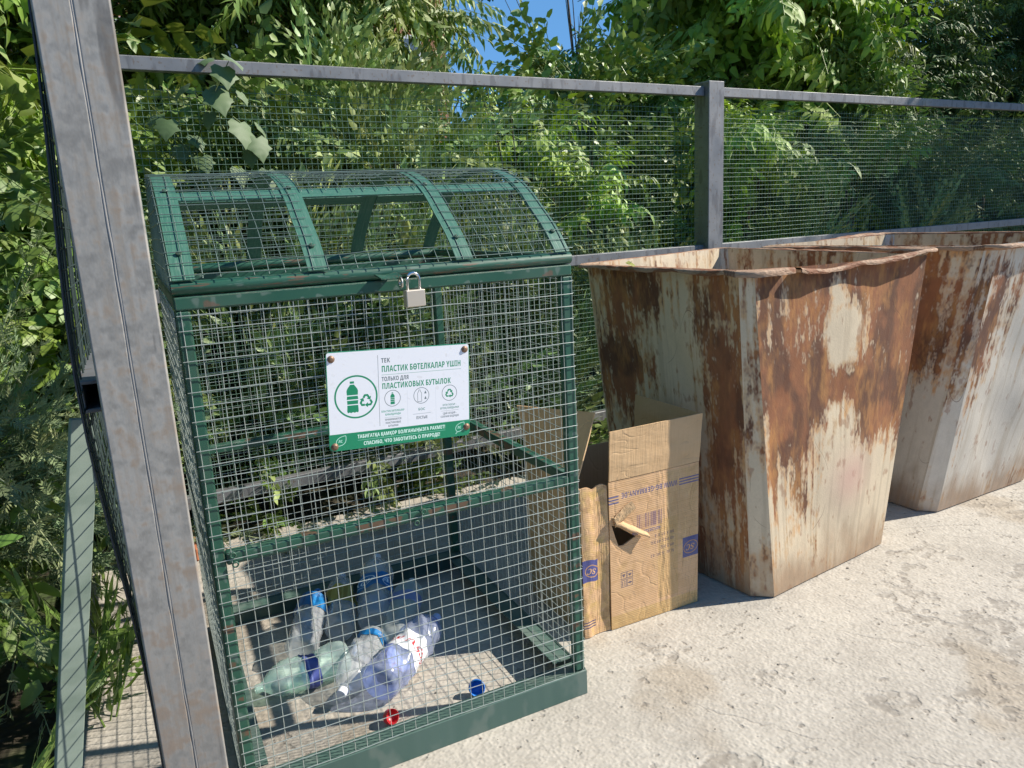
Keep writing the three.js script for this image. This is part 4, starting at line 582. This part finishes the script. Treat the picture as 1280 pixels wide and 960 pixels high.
// twigs grow along +z; each kind returns a geometry of one leafy twig
function twig(kind, seed) {
  const r = rngOf(seed), m = new MB(), rr = (a, b) => a + (b - a) * r();
  const compound = (M, n, L, W, sp) => {                       // leaf with a stalk and n leaflets
    const q = new MB(), len = sp * (n - 1) / 2 + 0.05; q.tube([V(0, 0, 0), V(0, -0.01, len * 0.5), V(0, -0.03, len)], 0.0016, 3);
    for (let k = 0; k < (n - 1) / 2; k++) for (const s of [-1, 1]) leaflet(q, E4(0, -0.012 - 0.01 * k, 0.04 + k * sp, rr(0.1, 0.6), s * rr(0.8, 1.15), s * rr(-0.2, 0.4)), L * rr(0.75, 1.05), W * rr(0.85, 1.1), 0.3, rr(0.1, 0.4));
    leaflet(q, E4(0, -0.03, len, rr(0.2, 0.6), 0, rr(-0.3, 0.3)), L * 1.1, W * 1.1, 0.3, 0.3); m.add(q, M);
  };
  if (kind === 'maple') {
    const len = 0.5; m.tube([V(0, 0, -0.1), V(0.02, 0.01, len * 0.5), V(0, -0.05, len)], 0.004, 4, 0.0015);
    for (let k = 0; k < 5; k++) for (const s of [-1, 1]) compound(E4(0.01, -0.01 * k, 0.04 + k * 0.1, rr(0.1, 0.7), s * rr(0.6, 1.2), s * rr(-0.3, 0.3)), r() < 0.5 ? 5 : 3, 0.085, 0.042, 0.045);
    compound(E4(0, -0.05, len, 0.5, 0, 0), 5, 0.09, 0.045, 0.045);
  } else if (kind === 'ash') {
    const len = 0.5; m.tube([V(0, 0, -0.1), V(0.02, 0.02, len * 0.5), V(0, -0.03, len)], 0.004, 4, 0.0015);
    for (let k = 0; k < 4; k++) for (const s of [-1, 1]) compound(E4(0, -0.005 * k, 0.05 + k * 0.12, rr(0, 0.5), s * rr(0.6, 1.1), s * rr(-0.4, 0.4)), 9, 0.065, 0.02, 0.034);
    compound(E4(0, -0.03, len, 0.3, 0, 0), 9, 0.065, 0.02, 0.034);
  } else if (kind === 'broad') {
    const len = 0.42; m.tube([V(0, 0, -0.1), V(0.03, 0.02, len * 0.5), V(0, -0.02, len)], 0.004, 4, 0.0015);
    for (let k = 0; k < 16; k++) leaflet(m, E4(0.015 * Math.sin(k), 0.005, 0.02 + k * 0.027, rr(-0.3, 0.8), (k % 2 ? 1 : -1) * rr(0.5, 1.5), rr(-0.8, 0.8)), rr(0.05, 0.085), rr(0.034, 0.05), 0.2, 0.2, 0.5);
  } else if (kind === 'willow') {
    const len = 0.5; m.tube([V(0, 0, -0.1), V(0.02, -0.01, len * 0.5), V(0, -0.12, len)], 0.003, 4, 0.001);
    for (let k = 0; k < 24; k++) { const t = k / 24; leaflet(m, E4(0.01 * Math.sin(k), -0.12 * t * t, 0.02 + t * len, rr(0.1, 1.0), (k % 2 ? 1 : -1) * rr(0.3, 1.1), rr(-0.6, 0.6)), rr(0.07, 0.11), rr(0.018, 0.028), 0.2, 0.35, 0.4); }
  } else if (kind === 'feather') {                              // wormwood: finely cut grey-green leaves on an upright stem
    const len = 0.6; m.tube([V(0, 0, 0), V(0.01, 0.01, len * 0.5), V(0, 0.0, len)], 0.0035, 4, 0.0015);
    for (let k = 0; k < 16; k++) { const q = new MB(), a = k * 2.4, L = rr(0.06, 0.11) * (1.1 - k / 24); q.tube([V(0, 0, 0), V(0, 0.004, L * 0.5), V(0, -0.006, L)], 0.001, 3);
      for (let j = 0; j < 5; j++) for (const s of [-1, 1]) leaflet(q, E4(0, 0, L * (0.2 + 0.16 * j), rr(-0.2, 0.3), s * rr(0.5, 0.9), 0), L * rr(0.3, 0.5), 0.006, 0.1, 0.1);
      leaflet(q, E4(0, 0, L * 0.9, 0, 0, 0), L * 0.4, 0.007, 0.1, 0.1);
      m.add(q, new THREE.Matrix4().multiplyMatrices(new THREE.Matrix4().makeRotationZ(a).setPosition(0, 0, 0.03 + k * 0.036), E4(0, 0, 0, -rr(0.5, 1.0), 0, 0))); }
  } else if (kind === 'nettle') {                               // upright stem with pairs of toothed leaves
    const len = 0.55; m.tube([V(0, 0, 0), V(0.01, 0.01, len * 0.5), V(0, 0.0, len)], 0.0035, 4, 0.0015);
    for (let k = 0; k < 11; k++) for (const s of [0, 1]) m.add((() => { const q = new MB(); leaflet(q, E4(0, 0, 0.012, rr(-0.1, 0.3), 0, rr(-0.3, 0.3)), rr(0.055, 0.09) * (1.15 - k / 20), rr(0.03, 0.046) * (1.1 - k / 24), 0.25, 0.35, 0.42); return q; })(), new THREE.Matrix4().multiplyMatrices(new THREE.Matrix4().makeRotationZ(k * 1.57 + s * Math.PI).setPosition(0, 0, 0.05 + k * 0.046), E4(0, 0, 0, -rr(0.5, 1.1), 0, 0)));
  } else if (kind === 'lance') {                                // long narrow leaves in whorls
    const len = 0.4; m.tube([V(0, 0, 0), V(0.01, 0.0, len * 0.5), V(0, 0.0, len)], 0.003, 4, 0.0015);
    for (let k = 0; k < 22; k++) m.add((() => { const q = new MB(); leaflet(q, E4(0, 0, 0.004, rr(-0.2, 0.4), 0, rr(-0.4, 0.4)), rr(0.07, 0.11), rr(0.012, 0.019), 0.2, 0.5, 0.4); return q; })(), new THREE.Matrix4().multiplyMatrices(new THREE.Matrix4().makeRotationZ(k * 2.4).setPosition(0, 0, 0.03 + k * 0.0175), E4(0, 0, 0, -rr(0.5, 1.0), 0, 0)));
  }
  return m.geo();
}
const TW = {}; for (const k of ['maple', 'ash', 'broad', 'willow', 'feather', 'nettle', 'lance']) TW[k] = [twig(k, 501), twig(k, 777)];
const leafMat = (c, t = 0.38, r = 0.55) => new THREE.MeshPhysicalMaterial({ color: lin(...c), transmission: t, thickness: 0, roughness: r, side: THREE.DoubleSide });
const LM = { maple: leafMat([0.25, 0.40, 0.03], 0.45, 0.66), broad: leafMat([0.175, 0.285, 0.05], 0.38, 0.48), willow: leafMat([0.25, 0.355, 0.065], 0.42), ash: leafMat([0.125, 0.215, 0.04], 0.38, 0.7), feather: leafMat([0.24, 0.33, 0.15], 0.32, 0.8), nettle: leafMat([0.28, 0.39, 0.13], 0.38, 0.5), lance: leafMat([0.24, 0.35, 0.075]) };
const bark = std({ color: lin(0.10, 0.08, 0.06), roughness: 0.95 });
// scatter leafy twigs through ellipsoid lobes: [x, y, z, rx, ry, rz]
function foliage(parent, name, lobes, count, kind, mat, seed, o = {}) {
  const r = rngOf(seed), w = lobes.map((l) => Math.pow(l[3] * l[4] * l[5], 0.6)), tot = w.reduce((a, b) => a + b, 0), q = new THREE.Quaternion(), Z = V(0, 0, 1), mtx = new THREE.Matrix4(), col = new THREE.Color();
  const per = Math.ceil(count / 2), nc = Math.max(3, Math.round(count / (o.per ?? 9))), cl = [];
  for (let k = 0; k < nc; k++) {                                   // branch ends: twigs gather round them, with gaps between
    let t = r() * tot, i = 0; while (i < w.length - 1 && (t -= w[i]) > 0) i++;
    const l = lobes[i], u = r() * 2 - 1, a = r() * Math.PI * 2, s = Math.sqrt(1 - u * u), rad = 0.4 + 0.6 * Math.pow(r(), 0.6), d = V(Math.cos(a) * s, u, Math.sin(a) * s);
    cl.push([V(l[0] + d.x * l[3] * rad, l[1] + d.y * l[4] * rad, l[2] + d.z * l[5] * rad), d, Math.min(l[3], l[4], l[5]), 0.8 + 0.4 * r()]);
  }
  for (const geo of TW[kind]) {
    const im = new THREE.InstancedMesh(geo, mat, per); im.name = name; im.userData.kind = 'stuff'; shadowed(im);
    for (let k = 0; k < per; k++) {
      const [cp, cd, cr, cb] = cl[Math.floor(r() * nc)], g3 = () => r() + r() - 1, sp = Math.min(0.2 * (o.scale ?? 1), cr * 0.5), d = cd.clone(), p = V(cp.x + g3() * sp, cp.y + g3() * sp * 0.8, cp.z + g3() * sp);
      d.multiplyScalar(0.9).add(V(r() - 0.5, r() - 0.5, r() - 0.5).multiplyScalar(o.wild ?? 1.3)).add(V(0, -(o.droop ?? 0.25), 0)).normalize();
      q.setFromUnitVectors(Z, d); q.multiply(new THREE.Quaternion().setFromAxisAngle(Z, (r() - 0.5) * 1.6));
      const up = V(0, 1, 0).applyQuaternion(q); if (up.y < 0) q.multiply(new THREE.Quaternion().setFromAxisAngle(Z, Math.PI));
      const sc = (o.scale ?? 1) * (0.75 + 0.5 * r()); mtx.compose(p, q, V(sc, sc, sc)); im.setMatrixAt(k, mtx);
      const b = cb * (0.76 + 0.48 * r()), y = (r() - 0.4) * 0.35; col.setRGB(b * (1 + y), b, b * (1 - y * 0.5)); im.setColorAt(k, col);
    }
    parent.add(im);
  }
}
function tree(name, label, pos, h, trunkR, lobes, count, kind, mat, seed, o) {
  const g = thing(name, label, o?.cat ?? 'tree', pos, 0, o?.group), r = rngOf(seed + 5), m = new MB();
  const top = V((lobes[0][0]) * 0.8, h * 0.75, lobes[0][2] * 0.8);
  m.tube([V(0, -0.1, 0), V(top.x * 0.3 + 0.05, h * 0.25, top.z * 0.3), V(top.x * 0.6 - 0.03, h * 0.5, top.z * 0.6), top], trunkR, 8, trunkR * 0.35);
  for (const l of lobes) for (let k = 0; k < 3; k++) { const t = 0.25 + 0.5 * r(), s = V(top.x * t, h * 0.75 * t, top.z * t), e = V(l[0] + (r() - 0.5) * l[3], l[1] + (r() - 0.2) * l[4] * 0.7, l[2] + (r() - 0.5) * l[5]); m.tube([s, s.clone().lerp(e, 0.5).add(V(0, 0.12, 0)), e], trunkR * 0.4, 5, trunkR * 0.08); }
  part(g, 'trunk', m.geo(), bark);
  foliage(g, 'crown', lobes, count, kind, mat, seed, o); return g;
}
// ───────────── trees and shrubs behind the fence ─────────────
tree('broadleaf_tree', 'broadleaf tree with small dark leaves above the fence at upper left', [0.6, 0, -6.2], 4.6, 0.09, [[0.2, 2.9, 0, 1.2, 1.2, 0.9], [-0.3, 3.7, -0.2, 1.2, 1.0, 1.0], [0.9, 3.6, -0.3, 0.9, 0.9, 0.8], [0.1, 1.7, 0.2, 1.2, 0.8, 0.7]], 1250, 'broad', LM.broad, 1001, { scale: 1.25 });
tree('willow_leaved_tree', 'light green tree with long drooping leaves left of the sky gap', [1.5, 0, -6.0], 4.6, 0.08, [[0, 2.8, 0.1, 0.85, 1.1, 0.7], [-0.35, 3.6, 0, 0.75, 0.8, 0.7], [0.2, 3.3, 0.2, 0.55, 0.7, 0.6], [-0.5, 2.3, 0.3, 0.6, 0.8, 0.5]], 1100, 'willow', LM.willow, 1002, { droop: 0.6 });
tree('box_elder_tree', 'box elder with bright backlit leaves above the fence post', [5.9, 0, -6.4], 5, 0.11, [[-0.3, 3.0, 0.3, 1.2, 1.0, 0.8], [0.2, 3.9, 0.2, 1.2, 0.9, 0.9], [-0.8, 2.2, 0.2, 0.8, 0.8, 0.6], [0.6, 2.5, 0.4, 0.7, 0.7, 0.6]], 800, 'maple', LM.maple, 1003, { droop: 0.6, scale: 1.25 });
tree('dark_leaved_tree', 'dark tree right of the sky gap, behind the box elder', [8.5, 0, -9.5], 6.5, 0.14, [[0, 3.2, 0, 1.3, 1.5, 1.0], [0.5, 4.6, 0, 1.2, 1.1, 0.9], [-0.6, 1.8, 0.3, 1.2, 1.0, 0.8]], 1000, 'broad', LM.broad, 1004, { scale: 1.5 });
tree('thin_leaved_tree', 'sparse tree whose leaves stand dark against the blue sky gap', [6.9, 0, -10.6], 7, 0.035, [[-0.6, 5.6, 0, 0.9, 0.45, 0.7], [-1.6, 5.0, 0, 0.35, 0.6, 0.4], [-0.2, 4.5, 0, 0.5, 0.6, 0.5]], 46, 'broad', LM.ash, 1005, { scale: 1.5, per: 4 });  // darker ash leaf colour stands in for shade from neighbouring trees
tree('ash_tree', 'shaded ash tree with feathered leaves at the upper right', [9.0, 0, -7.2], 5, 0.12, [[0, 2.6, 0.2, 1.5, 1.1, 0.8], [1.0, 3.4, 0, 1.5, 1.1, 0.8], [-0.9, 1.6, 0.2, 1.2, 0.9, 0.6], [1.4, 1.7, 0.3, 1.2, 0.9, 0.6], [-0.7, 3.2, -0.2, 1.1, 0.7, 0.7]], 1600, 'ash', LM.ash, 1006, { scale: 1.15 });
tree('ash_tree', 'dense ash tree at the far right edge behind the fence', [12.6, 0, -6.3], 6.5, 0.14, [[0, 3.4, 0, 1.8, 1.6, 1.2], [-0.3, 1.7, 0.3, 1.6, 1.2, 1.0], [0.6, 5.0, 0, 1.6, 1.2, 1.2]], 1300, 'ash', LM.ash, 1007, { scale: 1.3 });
tree('shade_tree', 'tall tree right of the frame that shades the far fence', [9.4, 0, -2.9], 5.2, 0.14, [[-0.75, 3.75, 0.1, 0.7, 0.5, 0.5], [0.0, 4.2, 0, 0.9, 0.6, 0.6], [1.0, 4.6, 0, 1.0, 0.8, 0.8]], 700, 'maple', LM.broad, 1008, { scale: 1.1 });
const sh = (label, x, z, h, lobes, n, kind, mat, seed, o) => tree('shrub', label, [x, 0, z], h, 0.03, lobes, n, kind, mat, seed, { cat: 'shrub', group: 'shrubs growing behind the fence', ...o });
sh('leafy shrub behind the fence above the left end of the cage lid', 0.5, -4.5, 2.3, [[0, 1.5, 0, 0.75, 0.6, 0.4], [0.3, 0.9, 0.1, 0.7, 0.5, 0.4]], 420, 'broad', LM.broad, 2001, { scale: 0.9 });
sh('silvery green shrub behind the fence above the middle of the lid', 1.5, -4.5, 2.4, [[0, 1.55, 0, 0.6, 0.6, 0.4], [0.2, 0.8, 0.1, 0.7, 0.5, 0.4], [-0.3, 2.0, -0.1, 0.5, 0.4, 0.4]], 420, 'nettle', LM.nettle, 2002, { droop: 0, scale: 0.9 });
sh('young box elder sprouting behind the fence right of the cage lid', 2.4, -4.5, 2.3, [[0.0, 1.5, 0, 0.5, 0.6, 0.35], [0.35, 1.3, 0.1, 0.4, 0.35, 0.3], [-0.3, 0.8, 0, 0.5, 0.5, 0.3], [-0.2, 2.1, 0, 0.4, 0.35, 0.3]], 130, 'maple', LM.maple, 2003, { scale: 0.75, droop: 0.4 });
sh('sunlit box elder sprout behind the mesh right of the fence post', 4.6, -4.7, 2.2, [[-0.1, 1.5, 0, 0.28, 0.5, 0.25], [-0.15, 0.8, 0, 0.45, 0.4, 0.3], [0.1, 1.85, 0, 0.3, 0.25, 0.2]], 150, 'maple', LM.maple, 2004, { scale: 0.85, droop: 0.5 });
sh('small pale sprout behind the mesh near the right end of the fence', 6.1, -5.0, 1.9, [[0, 1.5, 0, 0.3, 0.3, 0.2], [-0.3, 1.3, 0, 0.3, 0.25, 0.2]], 34, 'maple', LM.maple, 2005, { scale: 0.8 });
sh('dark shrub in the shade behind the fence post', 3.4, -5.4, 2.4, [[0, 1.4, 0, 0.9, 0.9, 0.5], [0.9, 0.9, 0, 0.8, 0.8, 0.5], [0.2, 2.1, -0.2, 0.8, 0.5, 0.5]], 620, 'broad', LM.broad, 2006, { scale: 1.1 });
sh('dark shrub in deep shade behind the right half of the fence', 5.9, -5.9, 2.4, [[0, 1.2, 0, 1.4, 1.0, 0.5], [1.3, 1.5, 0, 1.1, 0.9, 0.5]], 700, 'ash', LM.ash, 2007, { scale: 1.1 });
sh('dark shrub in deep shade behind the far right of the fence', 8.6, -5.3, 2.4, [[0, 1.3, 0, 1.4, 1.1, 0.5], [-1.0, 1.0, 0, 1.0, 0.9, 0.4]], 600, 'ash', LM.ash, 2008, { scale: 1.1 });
sh('bushy shrub in the second row behind the cage', 1.2, -5.4, 2.4, [[0, 1.2, 0, 1.3, 1.0, 0.5], [-1.2, 1.2, 0, 0.9, 0.9, 0.5], [1.2, 1.1, 0, 0.9, 0.9, 0.5]], 900, 'broad', LM.broad, 2009, { scale: 1.1 });
// the thicket on the left
tree('broadleaf_tree', 'leafy tree at the left edge behind the near post', [-1.1, 0, -4.4], 4.6, 0.06, [[0.1, 2.4, 0, 0.7, 0.8, 0.6], [-0.3, 3.2, 0, 0.8, 0.8, 0.7], [0.2, 1.7, 0.2, 0.6, 0.5, 0.5], [-0.3, 4.3, 0, 0.9, 0.7, 0.8]], 850, 'maple', LM.maple, 3001, { scale: 0.85 });
sh('rounded bush at the left edge at mid height', -0.85, -3.3, 1.9, [[0.1, 1.45, 0, 0.5, 0.35, 0.45], [-0.2, 1.0, 0.1, 0.5, 0.4, 0.4], [0.1, 1.85, -0.2, 0.45, 0.3, 0.4]], 420, 'broad', LM.broad, 3002, { scale: 0.9, group: undefined });
sh('grey green wormwood clump at the left edge below the bush', -0.72, -2.6, 1.2, [[0.1, 0.85, 0, 0.36, 0.4, 0.35], [-0.1, 0.5, 0, 0.4, 0.35, 0.35]], 230, 'feather', LM.feather, 3003, { droop: -0.5, scale: 0.8, group: undefined });
sh('dark leafy thicket low at the left edge behind the board', -1.0, -2.9, 1.0, [[0, 0.35, 0, 0.55, 0.4, 0.6], [-0.5, 0.6, -0.4, 0.6, 0.6, 0.6]], 420, 'broad', LM.broad, 3004, { scale: 1.0, group: undefined });
// undergrowth between the slab and the shrubs
{
  const u1 = new THREE.Group(); u1.name = 'undergrowth'; u1.userData = { kind: 'stuff', label: 'pale weeds crowding the slab edge behind the cage', category: 'weeds' }; scene.add(u1);
  foliage(u1, 'weeds', [[0.3, 0.3, -3.9, 0.5, 0.4, 0.25], [1.0, 0.35, -3.95, 0.5, 0.4, 0.25], [1.75, 0.35, -3.95, 0.5, 0.4, 0.25], [0.55, 0.7, -4.05, 0.45, 0.4, 0.2], [1.35, 0.75, -4.05, 0.45, 0.4, 0.2]], 330, 'nettle', LM.nettle, 4001, { droop: -0.7, wild: 1.0, scale: 1.05 });
  foliage(u1, 'weeds', [[0.15, 0.5, -3.85, 0.35, 0.4, 0.15], [1.2, 0.6, -3.9, 0.5, 0.4, 0.15], [2.6, 0.5, -4.1, 0.9, 0.5, 0.25]], 170, 'feather', LM.feather, 4002, { droop: -0.7, wild: 1.0, scale: 0.95 });
  foliage(u1, 'weeds', [[0.6, 0.02, -3.62, 0.7, 0.12, 0.12], [1.7, 0.02, -3.65, 0.7, 0.12, 0.12]], 90, 'nettle', LM.broad, 4007, { droop: -0.2, wild: 1.6, scale: 0.6 });
  foliage(u1, 'weeds', [[0.3, 0.6, -3.75, 0.3, 0.35, 0.1], [1.0, 0.75, -3.8, 0.45, 0.35, 0.1], [1.7, 0.7, -3.85, 0.45, 0.4, 0.1], [2.2, 0.9, -3.9, 0.3, 0.3, 0.1], [0.6, 0.95, -3.85, 0.4, 0.25, 0.1], [1.4, 1.0, -3.9, 0.4, 0.25, 0.1]], 190, 'nettle', LM.nettle, 4011, { droop: -0.7, wild: 1.1, scale: 1.0 });
  const u2 = new THREE.Group(); u2.name = 'undergrowth_001'; u2.userData = { kind: 'stuff', label: 'green weeds at the foot of the fence behind the bins', category: 'weeds' }; scene.add(u2);
  foliage(u2, 'weeds', [[3.2, 0.7, -4.2, 0.7, 0.6, 0.25], [4.6, 0.6, -4.4, 1.0, 0.6, 0.3], [6.5, 0.6, -4.6, 1.2, 0.6, 0.3]], 330, 'nettle', LM.nettle, 4003, { droop: -0.6, scale: 0.8 });
  const u3 = new THREE.Group(); u3.name = 'undergrowth_002'; u3.userData = { kind: 'stuff', label: 'low mixed weeds along the left edge of the slab', category: 'weeds' }; scene.add(u3);
  foliage(u3, 'weeds', [[-0.62, 0.12, -2.3, 0.25, 0.22, 0.7], [-0.8, 0.25, -1.7, 0.3, 0.25, 0.4], [-0.6, 0.2, -3.4, 0.3, 0.3, 0.4]], 150, 'nettle', LM.broad, 4004, { droop: -0.5, scale: 0.6 });
}
// single plants near the board
{
  const plant = (label, x, y, z, kind, mat, stems, seed, sc, o = {}) => {
    const g = thing('weed_plant', label, 'plant', [x, y, z]), r = rngOf(seed);
    for (let k = 0; k < stems; k++) { const m = part(g, 'leafy_stem', TW[kind][k % 2], mat); const d = V((r() - 0.5) * (o.sp ?? 0.9) + (o.dx ?? 0), 1, (r() - 0.5) * (o.sp ?? 0.9) + (o.dz ?? 0)).normalize(); m.quaternion.setFromUnitVectors(V(0, 0, 1), d); const s = sc * (0.8 + 0.4 * r()); m.scale.setScalar(s); m.position.set((r() - 0.5) * 0.08, 0, (r() - 0.5) * 0.08); }
  };
  plant('narrow leaved weed between the board and the near post', -0.27, 0, -2.3, 'lance', LM.broad, 5, 501, 1.0);
  plant('taller narrow leaved weed behind the board on the slab edge', -0.30, 0, -2.75, 'lance', LM.lance, 4, 502, 1.2);
  plant('bright narrow leaved weed in the lower left corner', -0.47, 0.15, -1.75, 'lance', LM.lance, 5, 503, 0.75, { sp: 1.6, dx: 0.2 });
  plant('feathery weed standing behind the near post by the board', -0.36, 0, -3.2, 'feather', LM.feather, 5, 504, 1.2);
  // climbing vine with large lobed leaves over the top rail
  const v = thing('climbing_vine', 'vine with large lobed leaves climbing over the fence top rail', 'vine', [0.3, 1.5, -3.4]);
  const st = new MB(); st.tube([V(0.1, -0.6, -0.08), V(0.05, -0.1, -0.06), V(-0.02, 0.2, -0.05), V(0.08, 0.42, -0.03), V(0.16, 0.56, 0.02)], 0.004, 5, 0.002); st.tube([V(-0.02, 0.2, -0.05), V(-0.1, 0.32, -0.01)], 0.003, 4, 0.002); st.tube([V(0.08, 0.42, -0.03), V(0.2, 0.3, 0.03), V(0.24, 0.2, 0.03)], 0.003, 4, 0.002);
  part(v, 'stem', st.geo(), std({ color: lin(0.12, 0.17, 0.06), roughness: 0.7 }));
  const lobed = () => { const b = new MB(), pr = [[0, 0], [0.28, -0.15], [0.5, 0.04], [0.46, 0.24], [0.6, 0.42], [0.38, 0.54], [0.3, 0.7], [0.15, 0.84], [0, 1.05]]; const bend = (x, y) => -0.22 * y * y - 0.35 * Math.abs(x) * Math.abs(x) + 0.03 * Math.sin(y * 20) * Math.abs(x) * 2; const cs = [0, 0.05, 0.12, 0.2, 0.36, 0.46, 0.6, 0.72, 1.05]; const c = cs.map((y) => b.v(0, bend(0, y) - 0.02, y)); for (const s of [-1, 1]) { const e = pr.map(([x, y], k) => (k === 0 ? c[0] : k === 8 ? c[8] : b.v(s * x, bend(x, y), y))); const mid = pr.map(([x, y], k) => (k === 0 ? c[0] : k === 8 ? c[8] : b.v(s * x * 0.5, bend(x * 0.5, (y + cs[k]) / 2) + 0.012 * (k % 2 ? 1 : -1), (y + cs[k]) / 2))); for (let k = 0; k < 8; k++) { if (s > 0) { b.quad(c[k], mid[k], mid[k + 1], c[k + 1]); b.quad(mid[k], e[k], e[k + 1], mid[k + 1]); } else { b.quad(c[k], c[k + 1], mid[k + 1], mid[k]); b.quad(mid[k], mid[k + 1], e[k + 1], e[k]); } } } return b.geo(); };
  const lg = lobed(), vm = leafMat([0.10, 0.17, 0.06], 0.25, 0.6), r = rngOf(66);
  for (const [x, y, z, s, tilt, yaw] of [[-0.10, 0.33, 0.03, 0.085, 1.0, -0.3], [-0.02, 0.46, 0.03, 0.08, 0.7, -0.9], [0.09, 0.44, 0.05, 0.11, 0.9, 0.3], [0.16, 0.57, 0.05, 0.09, 0.5, 0.8], [0.13, 0.53, 0.06, 0.10, 0.9, 0.1], [0.17, 0.32, 0.05, 0.11, 1.0, 0.5], [0.23, 0.26, 0.05, 0.10, 1.1, 0.2], [0.2, 0.22, 0.03, 0.08, 1.2, -0.4], [-0.13, 0.36, -0.06, 0.07, 0.6, -1.0], [0.02, 0.2, -0.08, 0.08, 0.9, 0.2], [0.28, 0.14, -0.07, 0.09, 1.0, 0.4], [0.22, 0.08, -0.07, 0.09, 1.0, -0.2], [0.1, 0.05, -0.08, 0.08, 0.9, 0.5], [0.06, 0.36, 0.02, 0.07, 1.1, -0.6], [0.0, 0.28, -0.07, 0.075, 0.8, 0.6], [0.26, 0.33, -0.07, 0.07, 0.9, 0.9], [0.12, 0.48, -0.07, 0.075, 0.6, -0.5], [0.19, 0.44, 0.03, 0.06, 0.9, 0.9], [-0.06, 0.24, -0.08, 0.07, 1.1, 0.1], [0.05, 0.12, -0.09, 0.08, 1.0, -0.5], [0.16, 0.15, -0.09, 0.085, 1.0, 0.3], [0.08, 0.57, 0.0, 0.06, 0.4, -0.4]]) {
    const m = part(v, 'leaf', lg, vm); m.position.set(x, y, z); m.scale.setScalar(s); m.rotation.set(tilt, yaw + (r() - 0.5) * 0.4, (r() - 0.5) * 0.5, 'YXZ'); }
}
// ───────────── far thicket and the brick block behind ─────────────
{
  const spots = [[-4.2, -2.2, 6.5], [-5.5, -14, 5], [-2.5, -13, 4.8], [0.5, -13.5, 4.4], [3.5, -14, 4.2], [6.8, -15, 3.6], [10.3, -15, 4.4], [12.5, -14, 5.5], [16, -13, 6], [19, -11, 6.5], [21, -7, 6.5], [-4, -9, 7], [-3, -6, 6.5], [13.5, -9, 5]];
  const where = ['left of the frame beside the wormwood', 'left of the brick block', 'in front of the brick block corner', 'behind the small leaved tree', 'behind the willow leaved tree', 'below the sky gap', 'just right of the sky gap', 'far behind the box elder', 'far behind the ash', 'at the back of the right edge', 'beyond the right end of the fence', 'left of the frame far back', 'left of the frame behind the bush', 'behind the far right ash'];
  spots.forEach(([x, z, h], i) => tree('thicket_tree', 'distant thicket tree ' + where[i], [x, 0, z], h, 0.12, [[0, h * 0.62, 0, 2.0, h * 0.36, 1.4], [0.3, h * 0.28, 0.2, 2.2, h * 0.3, 1.3]], 560, i % 3 ? 'broad' : 'maple', i % 2 ? LM.broad : LM.willow, 5000 + i, { scale: 1.9, group: 'thicket trees far behind' }));
  const b = thing('apartment_block', 'orange brick apartment block glimpsed through the trees', 'building', [-1.5, 0, -30]);
  const bt = surfTex(256, 256, (u, v) => { const n = fbm(u * 9, v * 9, 3, 611), j = (v * 64) % 1 < 0.12 ? 0.75 : 1; return { c: mixc([0.42, 0.19, 0.11], [0.52, 0.26, 0.16], n).map((q) => q * j) }; }, 'c'); bt.map.repeat.set(6, 4);
  part(b, 'wall', new THREE.BoxGeometry(28, 15, 10).translate(0, 7.5, -5), std({ map: bt.map, roughness: 0.9 }));
  part(b, 'roof', new THREE.BoxGeometry(28.6, 0.4, 10.6).translate(0, 15.22, -5), std({ color: lin(0.25, 0.25, 0.26), roughness: 0.9 }));
  const wf = new THREE.BoxGeometry(1.9, 1.7, 0.12), wp = new THREE.BoxGeometry(1.6, 1.4, 0.04), fm = std({ color: lin(0.75, 0.76, 0.78), roughness: 0.5 }), gm = std({ color: lin(0.12, 0.16, 0.2), roughness: 0.08 });
  for (let f = 0; f < 5; f++) for (let k = 0; k < 9; k++) { const w = part(b, 'window', wf, fm); w.position.set(-12 + k * 3, 2 + f * 2.9, 0.05); const p = part(w, 'pane', wp, gm); p.position.z = 0.06; }
}
// ───────────── small things ─────────────
{
  const r = rngOf(99), m = new MB();
  for (let k = 0; k < 150; k++) { const x = 0.2 + r() * 3.6, z = -0.9 - r() * 1.5, s = 0.001 + r() * r() * 0.0045, q = new THREE.IcosahedronGeometry(s, 0), p = q.attributes.position; const b = new MB(); for (let i = 0; i < p.count; i++) b.v(p.getX(i) * (0.7 + 0.6 * r()), p.getY(i) * 0.6, p.getZ(i)); for (let i = 0; i < p.count; i += 3) b.tri(i, i + 1, i + 2); m.add(b, E4(x, s * 0.35, z, 0, r() * 6, 0)); }
  const g = shadowed(new THREE.Mesh(m.geo(), std({ color: lin(0.30, 0.26, 0.21), roughness: 0.95 }))); g.name = 'grit'; g.userData = { kind: 'stuff', label: 'loose grit and crumbs scattered on the concrete', category: 'grit' }; scene.add(g);
  const lf = new MB(); leaflet(lf, E4(0, 0, 0, 0.2, 0.7, 0.3), 0.05, 0.03, 0.3, 0.3); leaflet(lf, E4(0.01, 0, 0.01, -0.2, -0.6, 0.1), 0.04, 0.024, 0.3, 0.3);
  const l = shadowed(new THREE.Mesh(lf.geo(), leafMat([0.3, 0.32, 0.04], 0.3))); l.name = 'fallen_leaf'; l.position.set(1.66, 1.197, -2.36); l.userData = { label: 'yellow green fallen leaf on the rusty bin rim', category: 'leaf' }; scene.add(l);
  const bk = shadowed(new THREE.Mesh(box(0.12, 0.06, 0.24, 0, 0.03, 0, 0.008), std({ color: lin(0.42, 0.15, 0.07), roughness: 0.9 }))); bk.name = 'brick'; bk.position.set(0.06, 0.001, -3.45); bk.rotation.y = 0.5; bk.userData = { label: 'orange brick lying on the slab behind the near post', category: 'brick' }; scene.add(bk);
}
renderer.render(scene, camera);
